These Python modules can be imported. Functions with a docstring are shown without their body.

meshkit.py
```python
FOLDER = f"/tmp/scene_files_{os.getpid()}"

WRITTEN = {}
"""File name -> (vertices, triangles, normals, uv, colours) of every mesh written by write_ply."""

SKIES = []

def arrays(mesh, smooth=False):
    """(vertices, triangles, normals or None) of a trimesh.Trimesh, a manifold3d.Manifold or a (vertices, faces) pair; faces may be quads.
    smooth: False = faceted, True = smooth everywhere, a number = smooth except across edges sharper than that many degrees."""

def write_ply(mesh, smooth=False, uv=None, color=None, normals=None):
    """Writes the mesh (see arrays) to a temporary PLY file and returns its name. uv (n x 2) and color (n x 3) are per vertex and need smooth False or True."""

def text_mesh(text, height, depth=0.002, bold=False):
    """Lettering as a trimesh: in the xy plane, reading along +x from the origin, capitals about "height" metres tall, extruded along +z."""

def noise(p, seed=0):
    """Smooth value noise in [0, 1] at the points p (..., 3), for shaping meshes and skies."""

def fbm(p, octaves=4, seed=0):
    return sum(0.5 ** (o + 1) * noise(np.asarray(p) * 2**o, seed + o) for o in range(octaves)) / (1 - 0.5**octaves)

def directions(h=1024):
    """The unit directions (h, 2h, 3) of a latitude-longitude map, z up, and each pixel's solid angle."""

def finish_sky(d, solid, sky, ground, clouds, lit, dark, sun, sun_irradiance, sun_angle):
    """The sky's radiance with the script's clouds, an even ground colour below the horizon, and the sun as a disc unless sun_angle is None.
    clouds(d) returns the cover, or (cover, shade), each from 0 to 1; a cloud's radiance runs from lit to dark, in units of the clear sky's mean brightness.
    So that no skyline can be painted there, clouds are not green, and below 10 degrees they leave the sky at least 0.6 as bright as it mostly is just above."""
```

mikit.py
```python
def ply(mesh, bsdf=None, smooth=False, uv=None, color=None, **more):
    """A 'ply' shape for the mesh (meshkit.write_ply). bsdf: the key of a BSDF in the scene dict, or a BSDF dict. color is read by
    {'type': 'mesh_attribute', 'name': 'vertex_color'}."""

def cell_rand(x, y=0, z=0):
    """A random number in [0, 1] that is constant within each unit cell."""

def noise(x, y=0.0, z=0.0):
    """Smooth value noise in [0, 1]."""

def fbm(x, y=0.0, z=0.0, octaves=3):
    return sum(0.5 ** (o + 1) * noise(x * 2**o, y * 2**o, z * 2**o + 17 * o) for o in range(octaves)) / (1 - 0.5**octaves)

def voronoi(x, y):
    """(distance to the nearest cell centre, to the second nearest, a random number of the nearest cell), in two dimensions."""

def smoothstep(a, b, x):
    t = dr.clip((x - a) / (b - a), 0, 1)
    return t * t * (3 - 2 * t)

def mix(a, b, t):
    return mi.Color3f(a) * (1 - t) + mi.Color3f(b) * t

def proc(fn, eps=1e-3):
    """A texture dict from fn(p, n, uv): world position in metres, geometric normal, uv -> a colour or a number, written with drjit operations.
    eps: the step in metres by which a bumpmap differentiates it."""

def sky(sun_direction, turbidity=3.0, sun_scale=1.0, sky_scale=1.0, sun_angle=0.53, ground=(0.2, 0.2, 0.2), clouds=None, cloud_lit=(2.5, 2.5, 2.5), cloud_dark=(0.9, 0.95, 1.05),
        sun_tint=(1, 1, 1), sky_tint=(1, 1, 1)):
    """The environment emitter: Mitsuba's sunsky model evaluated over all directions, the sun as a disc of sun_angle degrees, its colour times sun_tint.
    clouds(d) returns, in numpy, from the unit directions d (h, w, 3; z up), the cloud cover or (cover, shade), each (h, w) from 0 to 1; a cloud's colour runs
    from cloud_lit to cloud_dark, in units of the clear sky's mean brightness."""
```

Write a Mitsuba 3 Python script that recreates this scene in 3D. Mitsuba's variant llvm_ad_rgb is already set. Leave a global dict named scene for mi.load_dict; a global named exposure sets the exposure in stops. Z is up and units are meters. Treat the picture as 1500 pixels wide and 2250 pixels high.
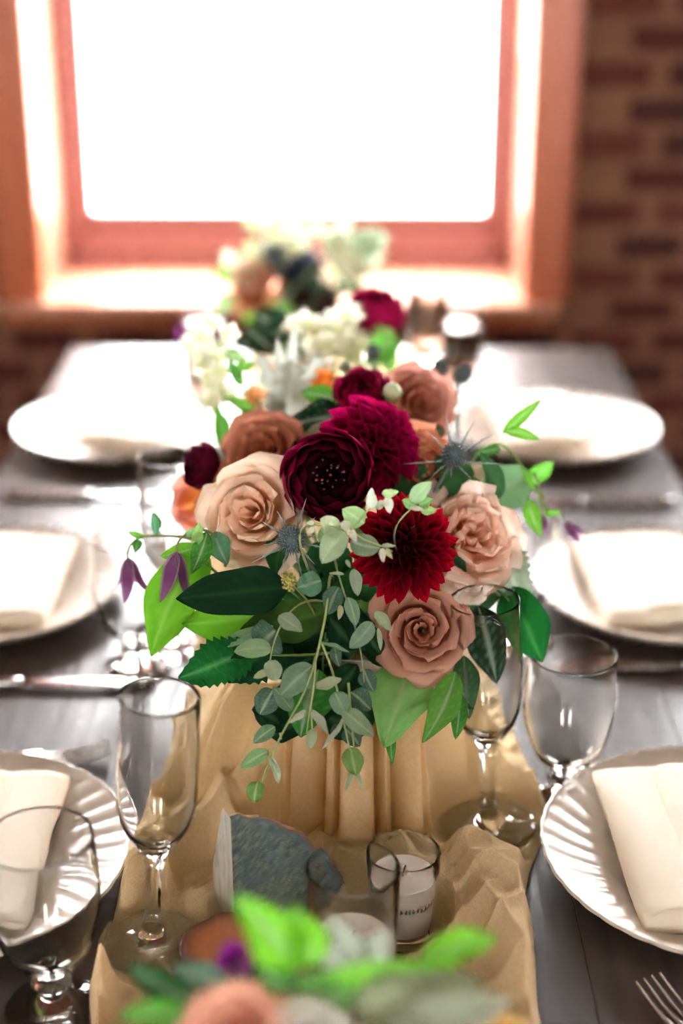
import math, random
import numpy as np
import trimesh
import drjit as dr
import mitsuba as mi
import meshkit, mikit
from mikit import noise, fbm, smoothstep, mix

T4 = mi.ScalarTransform4f
scene, labels = {}, {}
rng = np.random.default_rng(7)
random.seed(7)

# ------------------------------------------------------------------ camera, sky, exposure
F, PITCH, YAW = 3330.0, math.radians(23.0), 0.0072
EYE = np.array([0.0175, 0.0, 1.41])
FW = np.array([-math.sin(YAW) * math.cos(PITCH), math.cos(YAW) * math.cos(PITCH), -math.sin(PITCH)])
RT = np.cross(FW, [0, 0, 1]); RT /= np.linalg.norm(RT)
UP = np.cross(RT, FW)
scene['camera'] = {'type': 'thinlens', 'fov': math.degrees(2 * math.atan(750 / F)), 'fov_axis': 'x',
                   'aperture_radius': 0.012, 'focus_distance': 1.02, 'near_clip': 0.05, 'far_clip': 100.0,
                   'to_world': T4().look_at(origin=EYE.tolist(), target=(EYE + FW).tolist(), up=[0, 0, 1])}
exposure = 0.65


def overcast(d):
    n = meshkit.fbm(d * 3.0, 3, 5)
    return np.ones(d.shape[:2]), 0.25 * n


SKY = 4.2
scene['sky'] = mikit.sky([0.2, 0.6, 0.75], turbidity=4.0, sun_scale=0.0, sky_scale=1.0, ground=(0.62, 0.62, 0.60), clouds=overcast,
                         cloud_lit=(60 * SKY, 61 * SKY, 62 * SKY), cloud_dark=(48 * SKY, 49 * SKY, 50 * SKY))


# ------------------------------------------------------------------ helpers
def ray(x, y):
    return FW + RT * (x - 750) / F - UP * (y - 1125) / F


def PD(x, y, D):
    """The point seen at (x, y) at depth D along the lens axis."""
    return EYE + ray(x, y) * D


def PZ(x, y, z=0.75):
    r = ray(x, y)
    return EYE + r * (z - EYE[2]) / r[2]


def lin(c):
    c = np.asarray(c, float) / 255.0
    return np.where(c <= 0.04045, c / 12.92, ((c + 0.055) / 1.055) ** 2.4)


def col(c, k=1.0):
    return [float(x) * k for x in lin(c)]


def rgb(c):
    return {'type': 'rgb', 'value': [float(x) for x in lin(c)]}


def numbered(name):
    if name not in used:
        used.add(name)
        return name
    k = 1
    while f'{name}_{k:03d}' in used:
        k += 1
    used.add(f'{name}_{k:03d}')
    return f'{name}_{k:03d}'


used = set()


def thing(name, label, cat, group=None, kind=None):
    key = numbered(name)
    labels[key] = {'label': label, 'category': cat}
    if group: labels[key]['group'] = group
    if kind: labels[key]['kind'] = kind
    return key


def struct(name, shape=None):
    used.add(name)
    labels[name] = {'kind': 'structure'}
    if shape: scene[name] = shape
    return name


def part(parent, name, shape, label=None, kind=None):
    key = numbered(parent + '__' + name)
    scene[key] = shape
    if label or kind:
        labels[key] = {}
        if label: labels[key]['label'] = label
        if kind: labels[key]['kind'] = kind
    return key


def M(v, f):
    return trimesh.Trimesh(np.asarray(v, float), np.asarray(f, int), process=False)


def move(mesh, m):
    mesh = mesh.copy()
    mesh.apply_transform(m)
    return mesh


def tr(x, y, z):
    m = np.eye(4); m[:3, 3] = (x, y, z)
    return m


def rz(a):
    return trimesh.transformations.rotation_matrix(a, [0, 0, 1])


def unit(v):
    v = np.asarray(v, float)
    return v / max(np.linalg.norm(v), 1e-12)


def frame(pos, z, spin=0.0, hint=(0, 0, 1)):
    """The matrix that takes local z to the direction z at pos, turned by spin about it."""
    z = unit(z)
    x = np.cross(hint, z)
    if np.linalg.norm(x) < 1e-3: x = np.cross([0, 1, 0], z)
    x = unit(x); y = np.cross(z, x)
    c, s = math.cos(spin), math.sin(spin)
    m = np.eye(4)
    m[:3, 0], m[:3, 1], m[:3, 2], m[:3, 3] = c * x + s * y, -s * x + c * y, z, pos
    return m


def grid_faces(nu, nv, wrap=False):
    f = []
    i, j = np.meshgrid(np.arange(nu - 1), np.arange(nv if wrap else nv - 1), indexing='ij')
    a = i * nv + j; b = i * nv + (j + 1) % nv; c = (i + 1) * nv + (j + 1) % nv; d = (i + 1) * nv + j
    q = np.stack([a, b, c, d], -1).reshape(-1, 4)
    return np.vstack([q[:, [0, 1, 2]], q[:, [0, 2, 3]]])


def box(x0, x1, y0, y1, z0, z1, b=0.0):
    """A box with chamfered edges."""
    if b <= 0:
        m = trimesh.creation.box((x1 - x0, y1 - y0, z1 - z0)); m.apply_translation(((x0 + x1) / 2, (y0 + y1) / 2, (z0 + z1) / 2))
        return m
    pts = []
    for sx in (0, 1):
        for sy in (0, 1):
            for sz in (0, 1):
                X, Y, Z = (x1 if sx else x0), (y1 if sy else y0), (z1 if sz else z0)
                dx, dy, dz = (-b if sx else b), (-b if sy else b), (-b if sz else b)
                pts += [(X, Y + dy, Z + dz), (X + dx, Y, Z + dz), (X + dx, Y + dy, Z)]
    return trimesh.convex.convex_hull(np.array(pts))


def lathe(profile, n=64):
    """(vertices, faces) of a profile [(r, z), ...] turned about z."""
    p = np.asarray(profile, float)
    a = np.arange(n) * 2 * math.pi / n
    v = np.stack([p[:, :1] * np.cos(a), p[:, :1] * np.sin(a), np.repeat(p[:, 1:], n, 1)], -1).reshape(-1, 3)
    return v, grid_faces(len(p), n, True)[:, ::-1]


def smooth_path(pts, n):
    """n points of a Catmull-Rom curve through pts."""
    p = np.asarray(pts, float)
    if len(p) == 2: return p[0] + (p[1] - p[0]) * np.linspace(0, 1, n)[:, None]
    from scipy.interpolate import CubicSpline
    s = np.r_[0, np.cumsum(np.linalg.norm(np.diff(p, axis=0), axis=1) ** 0.7)]
    return CubicSpline(s, p)(np.linspace(0, s[-1], n))


def tube(pts, r, sides=6, n=None):
    p = smooth_path(pts, n or max(6, 4 * len(pts)))
    r = np.interp(np.linspace(0, 1, len(p)), np.linspace(0, 1, len(np.atleast_1d(r))), np.atleast_1d(r))
    t = np.gradient(p, axis=0); t /= np.linalg.norm(t, axis=1, keepdims=True) + 1e-12
    a = np.cross(t, np.where(np.abs(t[:, 2:]) < 0.9, [0, 0, 1.0], [1.0, 0, 0])); a /= np.linalg.norm(a, axis=1, keepdims=True) + 1e-12
    b = np.cross(t, a); g = np.arange(sides) * 2 * math.pi / sides
    v = p[:, None] + r[:, None, None] * (np.cos(g)[None, :, None] * a[:, None] + np.sin(g)[None, :, None] * b[:, None])
    f = grid_faces(len(p), sides, True)
    k = len(p) * sides
    v = np.vstack([v.reshape(-1, 3), p[:1], p[-1:]])
    caps = [(k, (j + 1) % sides, j) for j in range(sides)] + [(k + 1, k - sides + j, k - sides + (j + 1) % sides) for j in range(sides)]
    return M(v, np.vstack([f, caps]))


def flat(mesh, bsdf, smooth=False):
    return mikit.ply(mesh, bsdf, smooth=smooth)


def tinted(mesh, bsdf, color):
    """A smooth mesh with colours per vertex (n x 3 linear, or one sRGB colour)."""
    c = np.asarray(color, float)
    if c.ndim == 1: c = np.tile(lin(c), (len(mesh.vertices), 1))
    return mikit.ply(mesh, bsdf, smooth=True, color=np.clip(c, 0, 1))


# ------------------------------------------------------------------ materials
VC = {'type': 'mesh_attribute', 'name': 'vertex_color'}


def principled(color, rough=0.5, spec=0.5, **more):
    return {'type': 'twosided', 'b': {'type': 'principled', 'base_color': color if isinstance(color, dict) else rgb(color), 'roughness': rough, 'specular': spec, **more}}


scene['mat_petal'] = {'type': 'principledthin', 'base_color': VC, 'roughness': 0.6, 'spec_trans': 0.0, 'diff_trans': 0.55, 'eta': 1.35, 'sheen': 0.3, 'sheen_tint': 0.6}
scene['mat_leaf'] = {'type': 'principledthin', 'base_color': VC, 'roughness': 0.42, 'spec_trans': 0.0, 'diff_trans': 0.6, 'eta': 1.45}
scene['mat_stem'] = {'type': 'twosided', 'b': {'type': 'principled', 'base_color': VC, 'roughness': 0.5, 'specular': 0.4}}
scene['mat_glass'] = {'type': 'dielectric', 'int_ior': 1.5, 'ext_ior': 1.0}
scene['mat_steel'] = {'type': 'roughconductor', 'material': 'none', 'specular_reflectance': rgb((225, 225, 228)), 'alpha': 0.08}
scene['mat_wax'] = principled((246, 240, 238), 0.5, 0.4)
scene['mat_black'] = principled((30, 28, 26), 0.7)
scene['mat_mortar'] = principled(mikit.proc(lambda p, n, uv: mix(col((116, 80, 62)), col((90, 60, 47)), fbm(p.x * 9, p.y * 9, p.z * 9))), 0.95, 0.2)
BR = [(78, 38, 29), (68, 32, 25), (86, 44, 33), (58, 33, 29)]
for i, c in enumerate(BR):
    scene[f'mat_brick_{i}'] = principled(mikit.proc(lambda p, n, uv, c=c: mix(col(c), col(c, 0.62), fbm(p.x * 30, p.y * 30, p.z * 45))), 0.9, 0.25)
scene['mat_plaster'] = principled((200, 190, 178), 0.9, 0.2)
scene['mat_ceiling'] = principled((226, 222, 214), 0.9, 0.2)
scene['mat_floor'] = principled(mikit.proc(lambda p, n, uv: mix(col((112, 82, 58)), col((84, 58, 40)), fbm(p.x * 40, p.y * 3, 0.0))), 0.45, 0.4)


def wood_grain(c1, c2, ax):
    def fn(p, n, uv):
        q = [p.x, p.y, p.z]
        s = [60.0, 60.0, 60.0]; s[ax] = 3.0
        return mix(col(c1), col(c2), fbm(q[0] * s[0], q[1] * s[1], q[2] * s[2], 4))
    return mikit.proc(fn)


scene['mat_casing'] = principled(wood_grain((196, 104, 52), (164, 78, 36), 2), 0.35, 0.5, clearcoat=0.3)
scene['mat_casing_h'] = principled(wood_grain((196, 104, 52), (164, 78, 36), 0), 0.3, 0.5, clearcoat=0.4)
scene['mat_jamb'] = principled(wood_grain((206, 156, 130), (184, 128, 102), 1), 0.3, 0.5, clearcoat=0.4)  # paler than the casing wood, bleaching by window light put into the colour
scene['mat_sash'] = principled((146, 88, 82), 0.4, 0.5)  # pinker, duller wood: haze around the window put into its colour


def table_color(p, n, uv):
    g = fbm(p.x * 90, p.y * 5, 0.0, 4)
    plank = mikit.cell_rand(dr.floor((p.x + 0.4) / 0.1144), 3.0)
    return mix(mix(col((40, 28, 24)), col((23, 18, 16)), g), col((74, 50, 40)), 0.5 * plank * smoothstep(0.45, 0.75, fbm(p.x * 40, p.y * 2.5, 7.0)))


scene['mat_table'] = {'type': 'bumpmap', 'scale': 1.0, 'arbitrary': mikit.proc(lambda p, n, uv: 0.0003 * fbm(p.x * 160, p.y * 9, 0.0, 3), eps=4e-4),
                      'b': principled(mikit.proc(table_color), 0.38, 0.95)}
scene['mat_china'] = principled((204, 193, 182), 0.26, 0.5, clearcoat=0.3, clearcoat_gloss=0.95)
scene['mat_napkin'] = principled((228, 216, 200), 0.85, 0.2, sheen=0.3)
scene['mat_runner'] = {'type': 'principledthin', 'base_color': mikit.proc(lambda p, n, uv: mix(col((242, 222, 186)), col((228, 202, 158)), noise(p.x * 900, p.y * 900, p.z * 900))), 'roughness': 0.8, 'spec_trans': 0.0, 'diff_trans': 0.7, 'eta': 1.3, 'sheen': 0.5, 'sheen_tint': 0.5}

# ------------------------------------------------------------------ the room
WY = 2.46          # face of the brick wall
OX0, OX1, OZ0, OZ1 = -0.487, 0.296, 0.758, 1.74      # clear opening of the window
X0, X1, Y0, Z1 = -2.3, 2.6, -3.4, 3.0                # room
struct('floor', flat(box(X0 - .2, X1 + .2, Y0 - .2, WY + .3, -0.1, 0.0), 'mat_floor'))
struct('ceiling', flat(box(X0 - .2, X1 + .2, Y0 - .2, WY + .3, Z1, Z1 + .1), 'mat_ceiling'))
# brick wall with the window's opening, mortar as its body
ys = WY + 0.008
OPENINGS = [(OX0, OX1), (OX0 - 1.20, OX1 - 1.20), (OX0 + 1.18, OX1 + 1.18)]  # the last two are unseen windows added to light table and glasses
wb_ = [box(X0 - .2, X1 + .2, ys, ys + .24, 0, OZ0 - .02), box(X0 - .2, X1 + .2, ys, ys + .24, OZ1, Z1)]
xs_ = [X0 - .2] + [v for o in sorted(OPENINGS) for v in o] + [X1 + .2]
for a, b in zip(xs_[::2], xs_[1::2]): wb_.append(box(a, b, ys, ys + .24, OZ0 - .02, OZ1))
wall = trimesh.util.concatenate(wb_)
struct('wall_front', flat(wall, 'mat_mortar'))
COURSE, BL = 0.0545, 0.135
brick_meshes = []
for k in range(4):
    b = box(-0.052, 0.052, 0, 0.03, -0.0185, 0.0185, 0.004)
    b = b.subdivide() if False else b
    b.vertices += (meshkit.noise(b.vertices * 40 + k * 9) - 0.5)[:, None] * [0.006, 0.004, 0.005]
    brick_meshes.append(b)
brick_dicts = [[mikit.ply(b, f'mat_brick_{i}') for i in range(4)] for b in brick_meshes]
rest = []
for r in range(int(Z1 / COURSE)):
    z = 1.0028 + (r - 18) * COURSE
    if z < 0.02 or z > Z1 - 0.02: continue
    off = (0.5 * BL if r % 2 else 0.0) + 0.006 * math.sin(r * 2.7)
    for c in range(-21, 17):
        x = 0.437 + c * BL + off
        if x < X0 or x > X1: continue
        if any(o0 - 0.075 - 0.04 < x < o1 + 0.075 + 0.04 for o0, o1 in OPENINGS) and OZ0 - 0.06 < z < OZ1 + 0.1:
            continue
        vis = (0.3 < x < 0.72 and 0.34 < z < 1.42) or (-0.72 < x < -0.42 and 0.3 < z < 0.8) or (-0.5 < x < 0.36 and 0.55 < z < 0.74)
        y = WY + 0.002 * math.sin(r * 5.1 + c * 3.3)
        k, i = (r * 7 + c * 3) % 4, (r * 13 + c * 5 + (r * c) % 3) % 4
        if vis:
            part('wall_front', 'brick', {**brick_dicts[k][i], 'to_world': T4().translate([x, y, z])})
        else:
            rest.append(move(brick_meshes[k], tr(x, y, z)))
part('wall_front', 'brickwork', mikit.ply(trimesh.util.concatenate(rest), 'mat_brick_0'), kind='stuff')
struct('wall_left', flat(box(X0 - .2, X0, Y0, WY, 0, Z1), 'mat_plaster'))
# plain right wall; unseen back wall openings are sized to set the fill daylight
struct('wall_right', flat(box(X1, X1 + .2, Y0, WY, 0, Z1), 'mat_plaster'))
bw = [box(X0, X1, Y0 - .2, Y0, 0, 0.8), box(X0, X1, Y0 - .2, Y0, 2.0, Z1)]
for a, b in ((X0, -1.18), (-0.62, 0.62), (1.18, X1)): bw.append(box(a, b, Y0 - .2, Y0, 0.8, 2.0))
struct('wall_back', flat(trimesh.util.concatenate(bw), 'mat_plaster'))

# the window and two added for side light: casing, jambs, sill, apron, sash, bead and pane
CW, FY, SY = 0.075, WY - 0.035, 2.661
scene['mat_pane'] = {'type': 'thindielectric', 'int_ior': 1.5}


def ring(x0, x1, z0, z1, wd, wb, y0, y1):
    return trimesh.util.concatenate([box(x0, x0 + wd, y0, y1, z0, z1, .002), box(x1 - wd, x1, y0, y1, z0, z1, .002), box(x0 + wd, x1 - wd, y0, y1, z0, z0 + wb, .002), box(x0 + wd, x1 - wd, y0, y1, z1 - wd, z1, .002)])


for wi, (a, b) in enumerate(OPENINGS):
    w = struct(f'window_{wi + 1}')  # only the first is in view; the others are added for their light
    for xa, xb, ia, ib in ((a - CW, a, .012, .03), (b, b + CW, .03, .012)):
        part(w, 'casing', flat(trimesh.util.concatenate([box(xa, xb, FY, WY + .01, OZ0, OZ1 + CW, .003), box(xa + ia, xb - ib, FY - .008, FY + .004, OZ0, OZ1 + CW, .003)]), 'mat_casing'))
    part(w, 'casing', flat(box(a, b, FY, WY + .01, OZ1, OZ1 + CW, .003), 'mat_casing_h'))
    for xa, xb in ((a - .03, a), (b, b + .03)):
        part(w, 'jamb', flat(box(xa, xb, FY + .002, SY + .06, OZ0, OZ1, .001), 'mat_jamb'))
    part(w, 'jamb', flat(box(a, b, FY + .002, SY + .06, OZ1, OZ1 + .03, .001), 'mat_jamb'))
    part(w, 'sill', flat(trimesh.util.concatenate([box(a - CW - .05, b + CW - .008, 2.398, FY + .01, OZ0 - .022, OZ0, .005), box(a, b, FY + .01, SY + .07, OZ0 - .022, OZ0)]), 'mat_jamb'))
    part(w, 'apron', flat(box(a - CW, b + CW - .02, WY - .022, WY + .005, OZ0 - .052, OZ0 - .022, .003), 'mat_casing_h'))
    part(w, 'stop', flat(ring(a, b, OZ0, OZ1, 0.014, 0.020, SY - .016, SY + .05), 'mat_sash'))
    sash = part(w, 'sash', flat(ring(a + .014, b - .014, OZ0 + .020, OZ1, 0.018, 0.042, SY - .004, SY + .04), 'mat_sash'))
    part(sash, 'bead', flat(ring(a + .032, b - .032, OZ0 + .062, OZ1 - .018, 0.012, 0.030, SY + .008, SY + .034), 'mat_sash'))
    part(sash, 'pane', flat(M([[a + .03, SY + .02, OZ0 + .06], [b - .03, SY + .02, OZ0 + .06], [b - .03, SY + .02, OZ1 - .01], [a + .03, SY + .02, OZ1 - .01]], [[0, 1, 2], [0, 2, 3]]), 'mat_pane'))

# ------------------------------------------------------------------ the table
TX, TY0, TY1, TZ = 0.402, 0.30, 2.185, 0.75
t = thing('dining_table', 'long dark wooden table with a glossy plank top before the bright window', 'table')
n = 7
for i in range(n):
    xa, xb = -TX + 2 * TX * i / n, -TX + 2 * TX * (i + 1) / n
    part(t, 'plank', flat(box(xa + .0001, xb - .0001, TY0, TY1, TZ - .03, TZ, .0005), 'mat_table'))
part(t, 'apron', flat(trimesh.util.concatenate([box(-TX + .06, TX - .06, TY0 + .06, TY0 + .085, TZ - .11, TZ - .03), box(-TX + .06, TX - .06, TY1 - .085, TY1 - .06, TZ - .11, TZ - .03), box(-TX + .06, -TX + .085, TY0 + .085, TY1 - .085, TZ - .11, TZ - .03), box(TX - .085, TX - .06, TY0 + .085, TY1 - .085, TZ - .11, TZ - .03)]), 'mat_table'))
for sx in (-1, 1):
    for yy in (TY0 + .1, TY1 - .1):
        part(t, 'leg', flat(box(sx * (TX - .1) - .035, sx * (TX - .1) + .035, yy - .035, yy + .035, 0, TZ - .03, .004), 'mat_table'))

# ------------------------------------------------------------------ plates, napkins
def plate_mesh(R=0.13):
    rs = np.r_[np.linspace(0, .080, 8), np.linspace(.083, .127, 22), [.1285, .1298, .130, .1292, .127], np.linspace(.12, .085, 8), np.linspace(.08, 0.0, 5)] * R / .13
    top = lambda r: .006 + .014 * np.clip((r - .080) / .05, 0, 1) ** 1.25 + .003 * np.clip((r - .078) / .006, 0, 1)
    zs = np.r_[top(rs[:30] * .13 / R), [.0233, .0228, .0218, .0208, .0202], .0030 + .014 * np.clip((np.linspace(.12, .085, 8) - .080) / .05, 0, 1) ** 1.25, np.linspace(.0, .0, 5)]
    n = 300
    v, f = lathe(np.stack([rs, zs], 1), n)
    r = np.hypot(v[:, 0], v[:, 1]) / R * .13; a = np.arctan2(v[:, 1], v[:, 0])
    k = np.clip((r - .084) / .012, 0, 1) * np.clip((.1295 - r) / .004, 0, 1)
    ph = (a * 40 + (r - .08) * 95)
    rib = np.abs(np.sin(ph / 2)) ** 0.7
    up = np.r_[np.ones(33 * n), np.zeros(len(v) - 33 * n)]
    v[:, 2] += up * k * 0.0012 * (rib - .5)
    sc = 1 + np.clip((r - .12) / .01, 0, 1) * 0.006 * (np.abs(np.sin(ph / 2)) - .6)
    v[:, :2] *= sc[:, None]
    return M(v, f)


PLATE = mikit.ply(plate_mesh(), 'mat_china', smooth=35)


def napkin_panel(L, W, h, seed, soft=0.4):
    """One folded panel of a napkin: a soft pillowy slab lying along y with layered edges at its near end."""
    nu, nv = 30, 36
    s, g = np.linspace(-1, 1, nu), np.arange(nv) * 2 * math.pi / nv
    v = []
    for a in s:
        ex = np.sign(np.cos(g)) * np.abs(np.cos(g)) ** 0.42
        ez = np.sign(np.sin(g)) * np.abs(np.sin(g)) ** 0.7
        endk = 1 - 0.55 * np.clip((abs(a) - .94) / .06, 0, 1) ** 2
        wv = 1 + 0.02 * math.sin(3 * a + seed)
        x = ex * W / 2 * wv
        z = h / 2 + ez * h / 2 * endk * (1 - .12 * np.abs(ex))
        v.append(np.stack([x, np.full(nv, a * L / 2), z], -1))
    v = np.array(v).reshape(-1, 3)
    d = (meshkit.fbm(np.c_[v[:, 0] * 22, v[:, 1] * 9, v[:, 2] * 5] + seed * 3.1, 3) - .5)
    v[:, 2] += d * 0.006 * np.clip(v[:, 2] / h, 0, 1)
    v[:, 0] += (meshkit.noise(np.c_[v[:, 1] * 14, v[:, 2] * 60, v[:, 2] * 0] + seed) - .5) * 0.004
    f = grid_faces(nu, nv, True)
    k = len(v); e0, e1 = v[:nv].mean(0), v[-nv:].mean(0)
    v = np.vstack([v, e0, e1])
    caps = [(k, (j + 1) % nv, j) for j in range(nv)] + [(k + 1, k - nv + j, k - nv + (j + 1) % nv) for j in range(nv)]
    m = M(v, np.vstack([f, caps])); m.fix_normals()
    return m


SETTINGS = [  # x, y, side words, position words
    (0.283, 0.900, 'right', 'near'), (-0.268, 0.890, 'left', 'near'),
    (0.325, 1.335, 'right', 'mid'), (-0.335, 1.330, 'left', 'mid'),
    (0.270, 1.790, 'right', 'far'), (-0.275, 1.790, 'left', 'far')]
WHERE = {('right', 'near'): 'in front of the short goblet at the right', ('left', 'near'): 'at the left behind the nearest goblet', ('right', 'mid'): 'second along the right side of the table',
         ('left', 'mid'): 'second along the left side of the table', ('right', 'far'): 'nearest the window on the right side', ('left', 'far'): 'nearest the window on the left side'}
for (x, y, side, pos) in SETTINGS:
    wh = WHERE[side, pos]
    p = thing('dinner_plate', f'white swirl-rimmed dinner plate {wh}', 'plate', 'white swirl-rimmed dinner plates')
    scene[p] = {**PLATE, 'to_world': T4().translate([x, y, TZ + .0002])}
    q = thing('folded_napkin', f'ivory folded cloth napkin on the plate {wh}', 'napkin', 'ivory napkins folded on the plates')
    sx = 1 if side == 'right' else -1
    Ln = 0.185
    for j, (dx, dz, rot) in enumerate(((-.046 if sx > 0 else .040, 0.0, 0.03), (-.002 if sx > 0 else -.004, 0.005, -0.02))):
        m = napkin_panel(Ln - .006 * j, 0.062 if j == 0 else .068, 0.020, 3 * j + x * 10)
        m = move(m, tr(x + dx, y + .004, TZ + .0095 + dz) @ rz(rot + (0.02 if sx > 0 else -0.03)))
        part(q, 'fold', flat(m, 'mat_napkin', True))


# ------------------------------------------------------------------ glassware
def glass(name, label, cat, group, profile, cuts, pos, n=56, lean=0.0):
    """A lathed solid of glass, its one closed surface divided by height into bowl, stem and foot."""
    v, f = lathe(profile, n)
    _, _, nrm = meshkit.arrays((v, f), True)
    if trimesh.Trimesh(v, f, process=False).volume < 0: f, nrm = f[:, ::-1], -nrm
    L_ = trimesh.transformations.rotation_matrix(lean, [0, 1, 0])[:3, :3]
    v, nrm = v @ L_.T + np.asarray(pos) + [0, 0, abs(math.sin(lean)) * .034], nrm @ L_.T
    zc = np.repeat((np.asarray(profile)[:-1, 1] + np.asarray(profile)[1:, 1]) / 2, n); zc = np.r_[zc, zc]
    key = thing(name, label, cat, group)
    for nm, lo, hi in cuts:
        sel = f[(zc >= lo) & (zc < hi)]
        ids, inv = np.unique(sel, return_inverse=True)
        path = meshkit.write_ply((v[ids], inv.reshape(-1, 3)), False, normals=nrm[ids])
        part(key, nm, {'type': 'ply', 'filename': path, 'face_normals': False, 'bsdf': {'type': 'ref', 'id': 'mat_glass'}})
    return key


def curve(pts, k):
    p = smooth_path(pts, k); p[:, 0] = np.maximum(p[:, 0], 0)
    return [tuple(a) for a in p]


FLUTE = ([(0, .0), (.020, .0004), (.0315, .0006), (.0328, .0016), (.0325, .0026)] + curve([(.030, .0034), (.018, .0058), (.009, .0105), (.0058, .019), (.0047, .035), (.0052, .055), (.0068, .067), (.0085, .0735), (.0125, .081), (.0195, .094), (.0236, .112), (.0245, .135), (.0240, .165), (.0233, .1885)], 44)
         + [(.0232, .1896), (.0227, .1900), (.0221, .1896), (.0218, .1885)] + curve([(.0225, .165), (.0230, .135), (.0220, .113), (.0178, .096), (.0105, .0845), (.0045, .0795), (0, .0785)], 26))
GOBLET = ([(0, .0), (.018, .0004), (.0295, .0006), (.0308, .0018), (.0303, .003)] + curve([(.028, .0042), (.018, .0075), (.0105, .0125), (.0080, .017), (.0105, .0205), (.0125, .0235), (.0105, .0268), (.0085, .0295), (.0115, .033), (.0200, .0405), (.0285, .056), (.0338, .078), (.0345, .100), (.0328, .1285)], 50)
          + [(.0327, .1296), (.0321, .1300), (.0315, .1296), (.0312, .1285)] + curve([(.0328, .100), (.0321, .079), (.0268, .058), (.0185, .0435), (.0085, .0375), (0, .0365)], 26))
FCUT = [('foot', -1, .0114), ('stem', .0114, .0733), ('bowl', .0733, 1)]
GCUT = [('foot', -1, .012), ('stem', .012, .031), ('bowl', .031, 1)]
FLUTE = [(r * 1.06, z * .99) for r, z in FLUTE]
def flute(x, y, label, lean=0.0, z=.0005): return glass('champagne_flute', label, 'champagne flute', 'champagne flutes along the table', FLUTE, FCUT, (x, y, TZ + z), lean=lean)
def goblet(x, y, label): return glass('water_goblet', label, 'goblet', 'short-stemmed water goblets', GOBLET, GCUT, (x, y, TZ + .0005))
flute(.120, .943, 'clear champagne flute standing before the mauve rose at the right', -.055, .0045)
goblet(.180, .984, 'clear goblet beside the right-hand flute, behind the swirl-rimmed plate')
flute(-.1135, .808, 'clear champagne flute standing left of the blue agate bookend', .075, .0045)
goblet(-.168, .752, 'clear goblet nearest the camera at the lower left, in front of the plate')
flute(-.145, 1.236, 'clear flute behind the purple bell flowers on the left side')
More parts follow.
